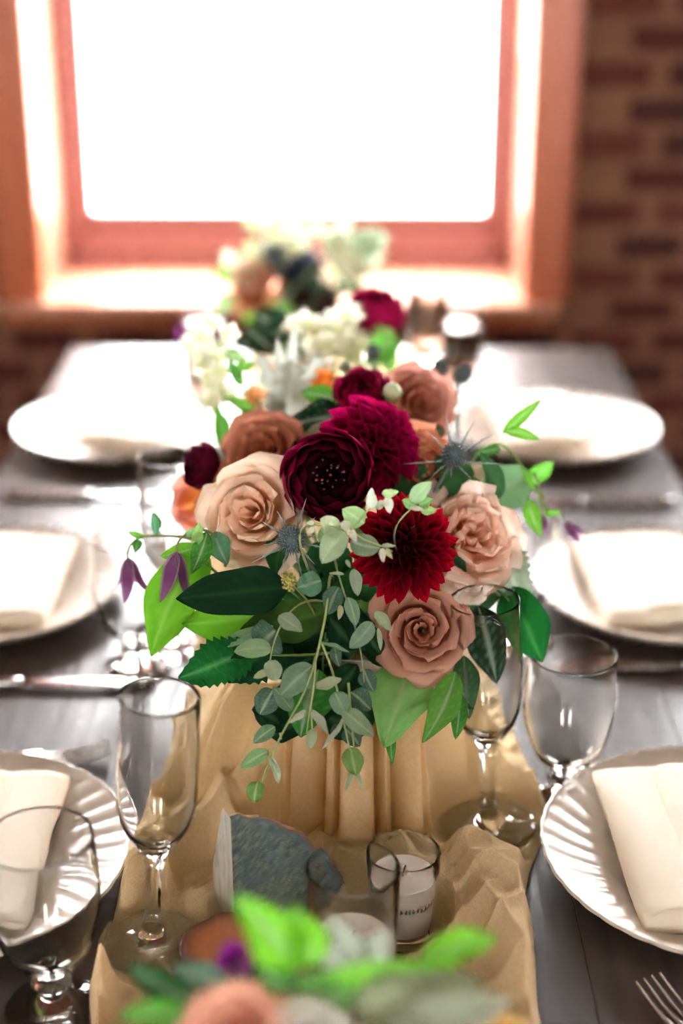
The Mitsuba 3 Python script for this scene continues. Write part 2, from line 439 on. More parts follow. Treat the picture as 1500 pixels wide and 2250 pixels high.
goblet(-.175, 1.19, 'clear goblet beneath the hanging purple bell flowers on the left')
goblet(.171, 1.25, 'clear goblet half hidden behind the blush garden rose at the right')
far_flute = flute(.112, 1.85, 'clear flute closest to the window, right of the far flowers')
far_goblet = goblet(.152, 1.885, 'clear goblet beside the flute closest to the window')
left_flute = flute(-.152, 1.685, 'clear flute far along the left, by the small purple flower')


def water(key, x, y, profile, top):
    """Clear water standing in a glass."""
    part(key, 'water', flat_lathe([(0, profile[0][1])] + [(r, z) for r, z in profile if z < top] + [(np.interp(top, [p[1] for p in profile], [p[0] for p in profile]), top), (0, top)], (x, y, TZ + .0005)), 'clear water')


def flat_lathe(profile, pos):
    v, f = lathe(profile, 40); m = M(v, f)
    if m.volume < 0: m = M(v, f[:, ::-1])
    m.apply_translation(pos)
    return mikit.ply(m, 'mat_water', smooth=30)


scene['mat_water'] = {'type': 'dielectric', 'int_ior': 1.33, 'ext_ior': 1.0}
FIN = [(.0035, .0795), (.0095, .0845), (.0165, .0945), (.0225, .1120), (.0237, .134), (.0232, .164), (.0228, .19)]
GIN = [(.0080, .0385), (.0180, .0440), (.0262, .0583), (.0316, .079), (.0323, .100), (.0312, .122)]
water(far_flute, .112, 1.85, FIN, .180); water(far_goblet, .152, 1.885, GIN, .121); water(left_flute, -.152, 1.685, FIN, .180)

# ------------------------------------------------------------------ cutlery
def ribbon(path, widths, thick):
    """A bar along path (n x 3) of the given widths across x-y and thickness, rounded in section."""
    p = np.asarray(path, float); t = np.gradient(p, axis=0); t /= np.linalg.norm(t, axis=1, keepdims=True)
    side = np.cross(t, [0, 0, 1.0]); side /= np.linalg.norm(side, axis=1, keepdims=True); up = np.cross(side, t)
    g = np.arange(10) * 2 * math.pi / 10
    w_ = np.asarray(widths)[:, None, None] / 2; h_ = np.broadcast_to(thick, len(p))[:, None, None] / 2
    v = (p[:, None] + np.cos(g)[None, :, None] * w_ * side[:, None] + np.sin(g)[None, :, None] * h_ * up[:, None]).reshape(-1, 3)
    f = grid_faces(len(p), 10, True); k = len(v)
    v = np.vstack([v, p[:1], p[-1:]])
    caps = [(k, (j + 1) % 10, j) for j in range(10)] + [(k + 1, k - 10 + j, k - 10 + (j + 1) % 10) for j in range(10)]
    m = M(v, np.vstack([f, caps])); m.fix_normals()
    return m


def fork(pos, ang, label):
    """Handle at local -y, tines to +y, lying on the table."""
    key = thing('dinner_fork', label, 'fork', 'dinner forks beside the plates')
    m = tr(*pos) @ rz(ang)
    yy = np.linspace(-.10, .035, 16)
    zz = .003 + .008 * np.exp(-((yy - .01) / .035) ** 2)
    ww = np.interp(yy, [-.10, -.09, -.03, .0, .02, .035], [.010, .014, .007, .0065, .020, .024])
    part(key, 'handle', flat(move(ribbon(np.c_[yy * 0, yy, zz], ww, .003), m), 'mat_steel', True))
    for i in range(4):
        x = (i - 1.5) * .0062
        y2 = np.linspace(.03, .088, 9)
        z2 = .0062 - .003 * np.sin((y2 - .03) / .058 * math.pi) + .004 * ((y2 - .03) / .058) ** 2
        part(key, 'tine', flat(move(ribbon(np.c_[y2 * 0 + x, y2, z2], np.linspace(.0042, .0024, 9), .0026), m), 'mat_steel', True))


def knife(pos, ang, label):
    key = thing('dinner_knife', label, 'knife', 'dinner knives beside the plates')
    m = tr(*pos) @ rz(ang)
    yy = np.linspace(-.11, -.005, 10)
    part(key, 'handle', flat(move(ribbon(np.c_[yy * 0, yy, yy * 0 + .0048], np.interp(yy, [-.11, -.1, -.01, 0], [.010, .015, .012, .011]), .0080), m), 'mat_steel', True))
    yy = np.linspace(-.005, .11, 14)
    part(key, 'blade', flat(move(ribbon(np.c_[.002 * np.sin((yy) * 14), yy, yy * 0 + .0045], np.interp(yy, [-.005, .01, .08, .1, .11], [.010, .018, .019, .013, .003]), .0022), m), 'mat_steel', True))


q = math.pi / 2
fork((-.262, 1.024, TZ + .0004), math.radians(-75), 'steel fork behind the near left plate, tines towards the flute')
fork((.247, .695, TZ + .0004), math.radians(27), 'steel fork before the near right plate with brightly shining tines')
knife((.308, 1.196, TZ + .0004), q + .02, 'steel knife behind the right goblet and the near right plate')
knife((-.265, 1.160, TZ + .0004), -q + .02, 'steel knife before the second plate on the left')
knife((.270, 1.575, TZ + .0004), q + .02, 'steel knife between the second and the farthest right plate')
knife((-.270, 1.590, TZ + .0004), -q - .02, 'steel knife between the second and the farthest left plate')

# ------------------------------------------------------------------ the runner
VX, VY, VRX, VRY, VH = 0.021, 0.985, 0.070, 0.062, 0.108       # the mound over which the cloth is draped


def polyline_distance(x, y, pts):
    """Distance to the polyline and its side (+1 to the right of its direction)."""
    best, side = np.full(x.shape, 9.0), np.ones(x.shape)
    for (ax, ay), (bx, by) in zip(pts[:-1], pts[1:]):
        dx, dy = bx - ax, by - ay
        t_ = np.clip(((x - ax) * dx + (y - ay) * dy) / (dx * dx + dy * dy), 0, 1)
        ex, ey = x - ax - t_ * dx, y - ay - t_ * dy
        d = np.hypot(ex, ey); near = d < best
        best = np.where(near, d, best); side = np.where(near, np.sign(ex * dy - ey * dx), side)
    return best, side


def table_path(px): return smooth_path([PZ(a, b, TZ + .01)[:2] for a, b in px], 24)


RIDGES = [(table_path([(960, 1700), (995, 1800), (1010, 1900), (1060, 2020), (1120, 2130), (1195, 2265), (1300, 2450)]), .019, .040, .008),
          (table_path([(1200, 1795), (1110, 1850), (1010, 1905)]), .011, .007, .014),
          (table_path([(1040, 1960), (1100, 1965), (1165, 1980)]), .009, .007, .014),
          (table_path([(600, 1800), (475, 1850), (400, 1895), (325, 1940), (270, 2000), (238, 2090), (225, 2230)]), .034, .007, .050),
          (table_path([(520, 1580), (450, 1690), (370, 1800)]), .012, .010, .020),
          (table_path([(420, 2000), (490, 2020), (580, 2040), (660, 2050)]), .012, .006, .014),
          (table_path([(560, 1940), (480, 1975), (400, 2040)]), .012, .008, .018),
          (table_path([(860, 1990), (930, 1960), (1000, 1920)]), .014, .008, .016),
          (table_path([(880, 1900), (930, 1930), (975, 1985), (990, 2060)]), .010, .008, .014),
          (table_path([(870, 2120), (960, 2090), (1040, 2040)]), .008, .008, .018)]


FLAT = [(-.1135, .808, .037), (.120, .943, .040), (-.022, .830, .030), (-.045, .826, .026), (.052, .823, .026), (.019, .764, .030), (-.060, .788, .030)]   # where things stand on it


def ridged(x, y, seed):
    n = meshkit.fbm(np.stack([x, y, x * 0 + seed], -1), 2, seed)
    return np.clip(1 - np.abs(2 * n - 1) * 2.2, 0, 1) ** 1.5


def cloth_height(x, y):
    e = np.hypot((x - VX) / VRX, (y - VY) / VRY); a = np.arctan2(y - VY, x - VX)
    front = np.clip((-np.sin(a) - .2) / .5, 0, 1)
    w_ = np.where(np.cos(a) < 0, .085, .06); wf = w_ * (1 - front) + .012 * front
    wf = np.where(np.sin(a) > .3, .03, wf)
    # pleats that hang down the front
    t_ = a * 10.5 + 3.2 * meshkit.noise(np.stack([a * 3, a * 0, a * 0], -1), 4)
    pleat = 1 - 1.25 * np.exp(-(np.sin(t_ * .95) / .42) ** 2) + .30 * np.sin(t_ * .83 + 1)
    d = (e - 1) * .066 - .026 * front * (pleat - .8)
    u = np.clip(d / wf, 0, 1)
    h = VH * (1 - u * u * (3 - 2 * u))
    side = np.clip(d / .02, 0, 1) * (1 - front * np.clip(1 - d / .03, 0, 1))
    wx = x + .02 * (meshkit.noise(np.stack([x * 12, y * 12, x * 0], -1), 9) - .5)
    wy = y + .02 * (meshkit.noise(np.stack([x * 12, y * 12, x * 0 + 5], -1), 19) - .5)
    h = h + .0015 + side * (.003 + (.016 + .012 * (x < -.05)) * ridged(wx * 17 + wy * 4, wy * 7, 3) + .007 * ridged(wx * 30 - wy * 22, wy * 14, 6))
    h += .010 * np.clip(1 - np.abs(d - .018) / .03, 0, 1) * np.clip(pleat, 0, 1) * front
    for path, hh, wl, wr in RIDGES:
        dd, sd = polyline_distance(x, y, path)
        ww = np.where(sd > 0, wr, wl)
        h = np.maximum(h, 0) + hh * np.exp(-(dd / ww) ** 1.6) * (1 - .8 * np.clip(h / VH, 0, 1))
    for fx, fy, fr in FLAT:
        k = np.clip((np.hypot(x - fx, y - fy) - fr) / .014, 0, 1); k = k * k * (3 - 2 * k)
        h = .002 + (h - .002) * k
    h += .0005 * (meshkit.fbm(np.stack([x * 160, y * 160, x * 0], -1), 2, 8) - .5)
    return h


def runner_edges(y):
    left = np.interp(y, [.30, .735, .808, .866, .925, .965, 1.114, 1.25, 2.15], [-.146, -.142, -.149, -.144, -.140, -.132, -.117, -.13, -.135])
    right = np.interp(y, [.30, .737, .81, .868, .92, .959, 1.058, 1.2, 2.15], [.140, .138, .136, .140, .156, .164, .158, .14, .135])
    return left + .003 * np.sin(y * 47), right + .003 * np.sin(y * 39 + 1)


ys_ = np.r_[np.arange(.32, .72, .006), np.arange(.72, .885, .0022), np.arange(.885, .945, .0007), np.arange(.945, 1.12, .003), np.arange(1.12, 2.12, .01)]
us_ = np.linspace(0, 1, 250)
le, ri = runner_edges(ys_)
gx = le[:, None] + (ri - le)[:, None] * us_[None]; gy = np.repeat(ys_[:, None], len(us_), 1)
gz = cloth_height(gx, gy) * np.minimum(1, .1 + np.minimum(us_, 1 - us_)[None] * 30)
run = M(np.stack([gx, gy, TZ + .0012 + gz], -1).reshape(-1, 3), grid_faces(len(ys_), len(us_)))
r_ = thing('table_runner', 'crumpled beige gauze runner lying along the table and pleated up under the flowers', 'table runner')
scene[r_] = mikit.ply(run, 'mat_runner', smooth=True)


def runner_top(x, y):
    return TZ + .0012 + float(cloth_height(np.array([x]), np.array([y]))[0])


BOWL = [(0, .0), (.030, .0), (.033, .004), (.048, .018), (.055, .036), (.0555, .040), (.0535, .040), (.046, .020), (.03, .007), (0, .006)]
bv, bf = lathe(BOWL, 40)
bm_ = M(bv, bf); bm_.fix_normals(); bm_.apply_translation((VX, VY, TZ + VH + .0045))
b_ = thing('flower_bowl', 'low white bowl on the raised cloth under the main flowers', 'bowl')
scene[b_] = mikit.ply(bm_, 'mat_china', smooth=40)

# ------------------------------------------------------------------ flowers
CORE = np.array([VX, VY + .02, TZ + VH + .02])          # where the stems of the main arrangement meet


def axis(right=0.0, upw=0.3, toward=0.9):
    return unit(np.array([right, -toward, upw]))


def grade(s, cols, jitter=0.0, seed=0):
    """Colours (linear) along s in 0..1 through the sRGB colours cols."""
    c = np.array([lin(k) for k in cols]); x = np.clip(s, 0, 1) * (len(c) - 1)
    out = np.stack([np.interp(x, np.arange(len(c)), c[:, k]) for k in range(3)], -1)
    return out * (1 + jitter * np.random.default_rng(seed).uniform(-1, 1))


def add_stem(key, head, foot, r=.0019, color=(96, 140, 62), mid=None):
    head, foot = np.asarray(head, float), np.asarray(foot, float)
    m = (head + foot) / 2 + np.array([0, 0, .004]) if mid is None else mid
    s = tube([head, m, foot], [r, r * 1.05, r * .9], 7, 12)
    part(key, 'stem', tinted(s, 'mat_stem', color))


def cup(R, u, phi, half, seed, kind, n=(11, 11)):
    """One wrapped petal of a rose (kind 'rose'), a ranunculus ('shell') or a ruffled bloom ('ruffle'): vertices in the flower's frame, s per vertex."""
    g = np.random.default_rng(seed)
    s, t_ = np.meshgrid(np.linspace(0, 1, n[0]), np.linspace(-1, 1, n[1]), indexing='ij')
    rnd = np.sqrt(np.maximum(.02, 1 - .98 * np.clip((s - .50) / .50, 0, 1) ** (2.6 if kind != 'ruffle' else 3.4)))
    ang = phi + half * t_ * (.55 + .45 * np.clip(s * 2, 0, 1)) * rnd
    k1, k2, k3 = g.uniform(-1, 1, 3)
    if kind == 'shell':
        rk = R * (.30 + .70 * u ** .8)
        th = np.radians(150) + (np.radians(10 + 62 * u + 4 * k1) - np.radians(150)) * s
        r = rk * np.sin(th) * (1 + .07 * t_ + .05 * k2 * np.sin(2.2 * t_ + k3)); z = rk * np.cos(th) * .92 - .1 * R * u
        r += R * .05 * np.clip((s - .8) / .2, 0, 1) * u
    else:
        rk = R * (.09 + .80 * u ** .85)
        open_ = u ** 1.4
        top = R * (.40 + .22 * u - .62 * u * u) + R * .05 * k1
        lip = np.clip((s - .68) / .32, 0, 1)
        r = rk * (.30 + .70 * np.sin(np.clip(s / .62, 0, 1) * math.pi / 2)) * (1 + .16 * t_)
        z = -.62 * R + (top + .62 * R) * s ** .9
        r = r + R * (.08 + .24 * open_) * np.sin(lip * math.pi / 2)
        z = z - R * (.04 + .30 * open_) * lip ** 2.2
        if kind == 'ruffle':
            r = r + R * .09 * np.sin(t_ * 7 + 6 * k2) * s ** 2; z = z + R * .09 * np.cos(t_ * 6 + 6 * k3) * s ** 2
        else:
            r = r + R * .035 * np.sin(t_ * 3 + 6 * k2) * s ** 2; z = z + R * .04 * np.sin(t_ * 2.4 + 6 * k3) * s ** 2
        # the corner of a garden rose's petal rolls back
        r = r + R * .03 * u * (np.abs(t_) ** 3) * s
    v = np.stack([r * np.cos(ang), r * np.sin(ang), z], -1).reshape(-1, 3)
    return v, s.ravel(), t_.ravel()


def bloom(name, label, pos, dirn, R, cols, n, kind='rose', spin=0.0, seed=1, foot=None, res=(11, 11), half=(1.55, .90), heart=None, stem=True, squash=1.0, u0=0.0, group=None, hp=1.3):
    key = thing(name, label, 'flower', group)
    m = frame(pos, dirn, spin)
    gf = grid_faces(*res)
    for i in range(n):
        u = u0 + (1 - u0) * i / max(n - 1, 1)
        v, s, t_ = cup(R, u, i * 2.39996 + spin, half[0] + (half[1] - half[0]) * u ** .6, seed * 1000 + i, kind, res)
        v[:, 2] *= squash
        v = v @ m[:3, :3].T + m[:3, 3]
        inner = np.array([lin(k) for k in (heart or cols)])
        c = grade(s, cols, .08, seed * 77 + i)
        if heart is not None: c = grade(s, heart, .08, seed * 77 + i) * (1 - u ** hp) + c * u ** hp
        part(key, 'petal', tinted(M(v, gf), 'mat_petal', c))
    if kind == 'shell' and n >= 26:
        core = trimesh.creation.icosphere(2, R * .30); core.apply_translation((0, 0, R * .12)); core.apply_transform(m)
        part(key, 'heart', tinted(core, 'mat_petal', (heart or cols)[0]))
    if stem:
        add_stem(key, np.asarray(pos) - unit(dirn) * R * .5, CORE if foot is None else foot)
    return key


def blade(L, W, n=(10, 7), point=1.0, fold=.35, bend=.0, cupz=.25, base=.25):
    """A petal or leaf in its own frame: base at the origin, along +y, upper face +z; bend in radians over its length (positive lifts the tip)."""
    s, t_ = np.meshgrid(np.linspace(0, 1, n[0]), np.linspace(-1, 1, n[1]), indexing='ij')
    w_ = np.sin(math.pi * np.clip(s, 0, 1) ** (.80 * point)) ** .75 * (1 - base * (1 - s)) + .04 * (1 - s)
    w_ = w_ * np.clip((1 - s) * 14, 0, 1) ** .6
    th = bend * s
    step = L / (n[0] - 1)
    y = np.concatenate([np.zeros((1, n[1])), np.cumsum(np.cos(th[:-1]) * step, 0)]); z = np.concatenate([np.zeros((1, n[1])), np.cumsum(np.sin(th[:-1]) * step, 0)])
    x = t_ * w_ * W / 2
    up_ = cupz * W * w_ * t_ ** 2 + fold * W * w_ * np.abs(t_) * .5
    y2, z2 = y - np.sin(th) * up_, z + np.cos(th) * up_
    return np.stack([x, y2, z2], -1).reshape(-1, 3), s.ravel(), t_.ravel()


def dahlia(label, pos, dirn, R, cols, heart, n=96, seed=1, spin=0, wide=.34, foot=None, res=(9, 5), group=None):
    key = thing('dahlia', label, 'flower', group)
    m = frame(pos, dirn, spin); g = np.random.default_rng(seed)
    gf = grid_faces(*res)
    for i in range(n):
        u = math.sqrt((i + .5) / n)
        th = math.radians(94) * u                          # where it sits on the dome of the flower head
        e = math.pi / 2 - th * .96 - math.radians(g.uniform(-8, 8))
        L = R * (.28 + .35 * u) * g.uniform(.92, 1.08)
        v, s, t_ = blade(L, L * wide * (1.2 - .2 * u), res, 1.2, .6, (.35 if u < .7 else .1) * g.uniform(.6, 1.2), .5, .45)
        phi = i * 2.39996 + g.uniform(-.1, .1)
        r0 = R * .52 * math.sin(th); z0 = R * .46 * math.cos(th) - R * .16
        out = np.array([math.cos(phi), math.sin(phi), 0]); d = out * math.cos(e) + np.array([0, 0, math.sin(e)])
        sd = np.array([math.sin(phi), -math.cos(phi), 0]); nn = np.cross(sd, d)
        if nn @ (-out + np.array([0, 0, 1.0])) < 0: nn, sd = -nn, -sd
        w_ = out * r0 + np.array([0, 0, z0]) + v[:, :1] * sd + v[:, 1:2] * d + v[:, 2:] * nn
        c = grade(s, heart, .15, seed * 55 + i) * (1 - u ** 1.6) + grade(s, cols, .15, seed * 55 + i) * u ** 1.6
        c = c * (1 + .7 * np.clip((np.abs(t_) - .6) / .4, 0, 1))[:, None]  # petal edges brightened: rim highlights painted into the colour
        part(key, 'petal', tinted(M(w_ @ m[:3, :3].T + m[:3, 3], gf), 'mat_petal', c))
    core = trimesh.creation.icosphere(2, R * .47); core.apply_scale((1, 1, .80)); core.apply_translation((0, 0, -R * .10)); core.apply_transform(m)
    part(key, 'heart', tinted(core, 'mat_petal', (26, 3, 8)), 'dark heart between the petals')
    add_stem(key, np.asarray(pos) - unit(dirn) * R * .6, CORE if foot is None else foot, .0024)
    return key


def leaf_mesh(base, tip, width, normal=None, roll=0.0, fold=.25, bend=.35, serr=0.0, cols=((70, 120, 60), (60, 110, 55)), vein=(130, 160, 110), res=(18, 11), point=1.0, lobes=0, blunt=0.0, seed=0):
    base, tip = np.asarray(base, float), np.asarray(tip, float)
    d = tip - base; L = np.linalg.norm(d); d = d / L
    nn = unit((EYE - (base + tip) / 2) if normal is None else normal); nn = unit(nn - d * (nn @ d)); sd = np.cross(d, nn)
    c, s_ = math.cos(roll), math.sin(roll); sd, nn = c * sd + s_ * nn, -s_ * sd + c * nn
    s, t_ = np.meshgrid(np.linspace(0, 1, res[0]), np.linspace(-1, 1, res[1]), indexing='ij')
    w_ = np.sin(math.pi * s ** (.85 * point)) ** (.8 - .35 * blunt)
    if serr: w_ = w_ * (1 + serr * (np.abs((s * 11) % 1 - .15) - .4))
    if lobes: w_ = w_ * (1 - .52 * (.5 + .5 * np.cos(2 * math.pi * lobes * s))) 
    w_ = np.where((s < .02), .03, w_); w_ = np.where(s > .99, .02, w_)
    arch = bend * L * (s * (1 - s))
    g = meshkit.noise(np.stack([s * 5 + seed, t_ * 2 + seed * .7, s * 0], -1), 3) - .5
    q_ = np.random.default_rng(int(abs(seed) * 100) + 3).uniform(-1, 1, 4)
    w_ = w_ * (1 + .07 * np.sin(s * 9 + 5 * q_[0] + 2 * np.sign(t_) * q_[1]) * np.clip(width / .02, 0, 1.4))
    x = t_ * w_ * width / 2 + .10 * q_[2] * L * s * (1 - s) * 2; z = .035 * width * np.sin(s * 11 + 6 * q_[3]) * t_ ** 2 * 2 + arch + fold * width * w_ * np.abs(t_) * .5 + g * width * .12
    y = s * L - (0.10 * L * np.abs(t_) * s * (1 - s) if not lobes else 0)
    v = base + x[..., None] * sd + y[..., None] * d + z[..., None] * nn
    f1 = meshkit.fbm(np.stack([s * 6 + seed, t_ * 3, s * 0 + seed], -1), 2, 5)
    colr = grade(f1, cols)
    side = np.abs(((s * 9 - np.abs(t_) * 1.6) % 1) - .5)
    vv = np.clip(1.2 - np.abs(t_) * 7, 0, 1) + .28 * np.clip(1 - side * 7, 0, 1) * (np.abs(t_) < .85)
    colr = colr * (1 - .55 * vv[..., None]) + lin(vein) * .55 * vv[..., None]
    return M(v.reshape(-1, 3), grid_faces(*res)), colr.reshape(-1, 3)


def leaf_part(key, *a, **k):
    m, c = leaf_mesh(*a, **k)
    return part(key, 'leaf', tinted(m, 'mat_leaf', c))


def vec_px(px, D): return PD(px[0], px[1], D)


def sprig(name, label, cat, stem_px, D, leaves, stem_r=.0012, stem_col=(150, 165, 110), foot=None, cols=((126, 150, 122), (96, 126, 100)), group=None, vein=(170, 185, 160), extra_stems=(), **kw):
    """A stem through image points at depths D (one per point or one number) with leaves (base px, tip px, width px, dD at tip, roll, more)."""
    key = thing(name, label, cat, group)
    Ds = np.broadcast_to(D, len(stem_px))
    pts = [PD(x, y, d) for (x, y), d in zip(stem_px, Ds)]
    if foot is not None: pts = [foot] + pts
    part(key, 'stem', tinted(tube(pts, [stem_r, stem_r * .55], 6), 'mat_stem', stem_col))
    for st, dd in extra_stems:
        part(key, 'stem', tinted(tube([PD(x, y, d) for (x, y), d in zip(st, np.broadcast_to(dd, len(st)))], [stem_r * .8, stem_r * .5], 6), 'mat_stem', stem_col))
    for i, lf in enumerate(leaves):
        b, t_, w_ = lf[:3]; o = {**kw, **(lf[3] if len(lf) > 3 else {})}
        d0 = o.pop('d', float(Ds[len(Ds) // 2])); d1 = o.pop('dt', d0 - .006)
        leaf_part(key, PD(*b, d0), PD(*t_, d1), w_ * d0 / F, cols=o.pop('cols', cols), vein=o.pop('vein', vein), seed=i * 3.7 + len(used), **o)
    return key


def fd(x, y, R, D): return PD(x, y, D), R * D / F


# --- the main arrangement
P, R = fd(886, 1206, 112, 1.014)
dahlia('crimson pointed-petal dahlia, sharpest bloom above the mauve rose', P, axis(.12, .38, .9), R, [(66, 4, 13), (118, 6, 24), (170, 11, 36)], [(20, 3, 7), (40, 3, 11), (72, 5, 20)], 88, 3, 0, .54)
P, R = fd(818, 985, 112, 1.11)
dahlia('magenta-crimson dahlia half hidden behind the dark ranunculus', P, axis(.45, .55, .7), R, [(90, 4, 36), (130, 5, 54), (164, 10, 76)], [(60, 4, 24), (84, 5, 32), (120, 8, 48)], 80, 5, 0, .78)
P, R = fd(722, 1045, 104, 1.055)
k = bloom('ranunculus', 'largest ranunculus, near-black with a crimson outer rim', P, axis(.02, .38, .92), R, [(40, 4, 15), (84, 6, 34), (150, 12, 64)], 44, 'shell', .4, 11, heart=[(10, 3, 5), (15, 4, 7), (24, 5, 10)], half=(.95, .70), hp=3.5)
g_ = np.random.default_rng(4)
for i in range(20):
    a_, r0 = i * 2.4 + .5 * math.sin(i * 5), .0105 * math.sqrt(i / 20)
    fr = frame(P, axis(.02, .38, .92)); q0 = fr[:3, 3] + fr[:3, :3] @ np.array([r0 * math.cos(a_), r0 * math.sin(a_), R * .74]); q1 = q0 + fr[:3, :3] @ np.array([.0012 * math.cos(a_), .0012 * math.sin(a_), .0038])
    part(k, 'stamen', tinted(tube([q0, q1], [.0006, .0011], 5, 5), 'mat_stem', (96, 30, 24) if i % 4 == 0 else (34, 8, 12)))
P, R = fd(926, 1384, 98, 1.046)
bloom('garden_rose', 'mauve-tan garden rose left of the right-hand flute rim, under the crimson dahlia', P, axis(-.02, .42, .9), R, [(196, 146, 124), (214, 160, 140), (222, 174, 154)], 23, 'rose', 1.0, 21, heart=[(150, 96, 76), (186, 130, 108), (212, 160, 140)], res=(15, 15))
P, R = fd(556, 1128, 112, 1.065)
bloom('garden_rose', 'large cream-blush rose left of the dark ranunculus', P, axis(-.25, .55, .8), R, [(240, 212, 184), (246, 222, 200), (250, 232, 214)], 26, 'rose', 2.0, 22, heart=[(232, 184, 150), (240, 204, 176), (246, 220, 198)], res=(13, 13))
P, R = fd(580, 1000, 98, 1.15)
bloom('garden_rose', 'terracotta rose behind the cream-blush rose', P, axis(-.1, .7, .7), R, [(176, 108, 84), (192, 124, 100), (204, 142, 118)], 26, 'rose', .3, 23, heart=[(160, 90, 66), (180, 108, 84), (200, 136, 110)])
P, R = fd(437, 1024, 54, 1.16)
bloom('ranunculus', 'small near-black ranunculus at the left edge of the flowers', P, axis(-.75, .3, .4), R, [(34, 5, 12), (56, 8, 22), (84, 12, 36)], 26, 'shell', .2, 24, heart=[(20, 4, 8), (30, 5, 12), (44, 8, 18)], half=(.95, .62))
P, R = fd(420, 1100, 62, 1.19)
bloom('tulip', 'coral-pink and yellow tulip below the small near-black ranunculus', P, axis(-.45, .35, .6), R, [(222, 170, 60), (236, 150, 120), (246, 190, 180)], 9, 'rose', .2, 25, half=(1.2, .9), u0=.35)
P, R = fd(918, 1030, 82, 1.125)
bloom('carnation', 'coral carnation between the magenta dahlia and the right thistle', P, axis(.2, .5, .8), R, [(214, 128, 88), (232, 156, 120), (240, 176, 144)], 30, 'ruffle', .2, 26)
P, R = fd(922, 884, 82, 1.23)
bloom('garden_rose', 'dusty pink rose behind the pale green bud', P, axis(.35, .45, .75), R, [(206, 140, 124), (222, 164, 150), (236, 188, 176)], 28, 'rose', 1.3, 27, heart=[(190, 112, 96), (210, 140, 124), (230, 176, 162)])
P, R = fd(798, 862, 64, 1.165)
bloom('ranunculus', 'burgundy ranunculus on an upright stem in front of the dusty pink rose', P, axis(-.05, .75, .55), R, [(70, 6, 26), (112, 10, 44), (150, 18, 64)], 34, 'shell', .6, 28, heart=[(40, 5, 16), (70, 8, 28), (110, 12, 44)], half=(.95, .62), foot=PD(752, 985, 1.16))
P, R = fd(812, 908, 30, 1.15)
bloom('ranunculus', 'tiny pink bloom just above the magenta dahlia', P, axis(.1, .4, .6), R, [(196, 60, 110), (224, 110, 150), (236, 150, 180)], 9, 'rose', .6, 29, half=(1.0, .8), u0=.4)
P, R = fd(1036, 1185, 112, 1.085)
bloom('garden_rose', 'large ruffled blush rose on the right behind the flute', P, axis(.25, .55, .8), R, [(246, 214, 194), (250, 228, 216), (252, 238, 230)], 22, 'ruffle', 2.0, 30, heart=[(248, 196, 158), (248, 208, 180), (250, 226, 212)], squash=1.25, half=(1.3, .80))
P, R = fd(1030, 1130, 60, 1.10)
bloom('garden_rose', 'upper blush bloom tucked behind the large ruffled blush rose', P, axis(.3, .8, .4), R, [(238, 190, 176), (246, 212, 200), (250, 226, 216)], 16, 'ruffle', .7, 31)
P, R = fd(828, 678, 66, 1.42)
bloom('ranunculus', 'wine-red ranunculus standing highest before the window sill', P, axis(.1, .95, .25), R, [(96, 8, 40), (140, 14, 60), (172, 26, 84)], 30, 'shell', .6, 32, heart=[(60, 6, 24), (96, 10, 40), (140, 16, 60)], half=(.95, .62), foot=PD(830, 900, 1.40))
P, R = fd(714, 838, 34, 1.24)
bloom('freesia', 'small orange bloom right of the silver dusty miller leaf', P, axis(.1, .7, .5), R, [(226, 130, 50), (240, 160, 84), (244, 180, 110)], 8, 'rose', .1, 33, u0=.4, half=(1.0, .8))
P, R = fd(562, 868, 30, 1.27)
bloom('freesia', 'small orange-cream bloom left of the silver dusty miller leaf', P, axis(-.1, .7, .5), R, [(236, 160, 90), (246, 204, 160), (250, 226, 200)], 8, 'rose', .4, 34, u0=.4, half=(1.0, .8))


def stock(name, label, centres, r, cols=((250, 250, 240), (246, 250, 236)), foot=None, seed=3, group=None):
    """A spike of small four-petalled florets."""
    key = thing(name, label, 'flower', group)
    g = np.random.default_rng(seed)
    for c in centres:
        d = unit(np.array([g.uniform(-.8, .8), g.uniform(-1, .2), g.uniform(-.1, 1)])); m = frame(c, d, g.uniform(0, 6))
        vs, fs, cs, at = [], [], [], 0
        for k_ in range(5):
            v, s, t_ = blade(r, r * .95, (6, 5), .8, .1, g.uniform(-.2, .9), .15, .3)
            v = v @ trimesh.transformations.rotation_matrix(.35, [1, 0, 0])[:3, :3].T
            v = v @ rz(k_ * 1.2566)[:3, :3].T
            vs.append(v); fs.append(grid_faces(6, 5) + at); at += len(v); cs.append(grade(s, [(222, 232, 180), cols[0], cols[1]]))
        v = np.vstack(vs) @ m[:3, :3].T + m[:3, 3]
        part(key, 'floret', tinted(M(v, np.vstack(fs)), 'mat_petal', np.vstack(cs)))
    cs_ = np.array(centres)
    add_stem(key, cs_[np.argmax(cs_[:, 2])], CORE if foot is None else foot, .0016, (150, 190, 110), mid=cs_.mean(0))
    return key


g_ = np.random.default_rng(12)
stock('stock_flower', 'white stock flower spike at the upper left of the main flowers', [PD(462 + g_.normal(0, 26) + (y - 790) * .1, y, 1.30 + g_.normal(0, .015)) for y in np.linspace(715, 895, 26)], .0135, foot=PD(500, 960, 1.28))
stock('stock_flower', 'full white stock cluster under the highest wine-red ranunculus', [PD(742 + g_.normal(0, 42), 742 + g_.normal(0, 34), 1.38 + g_.normal(0, .02)) for _ in range(34)], .016, foot=PD(740, 900, 1.36), seed=5)


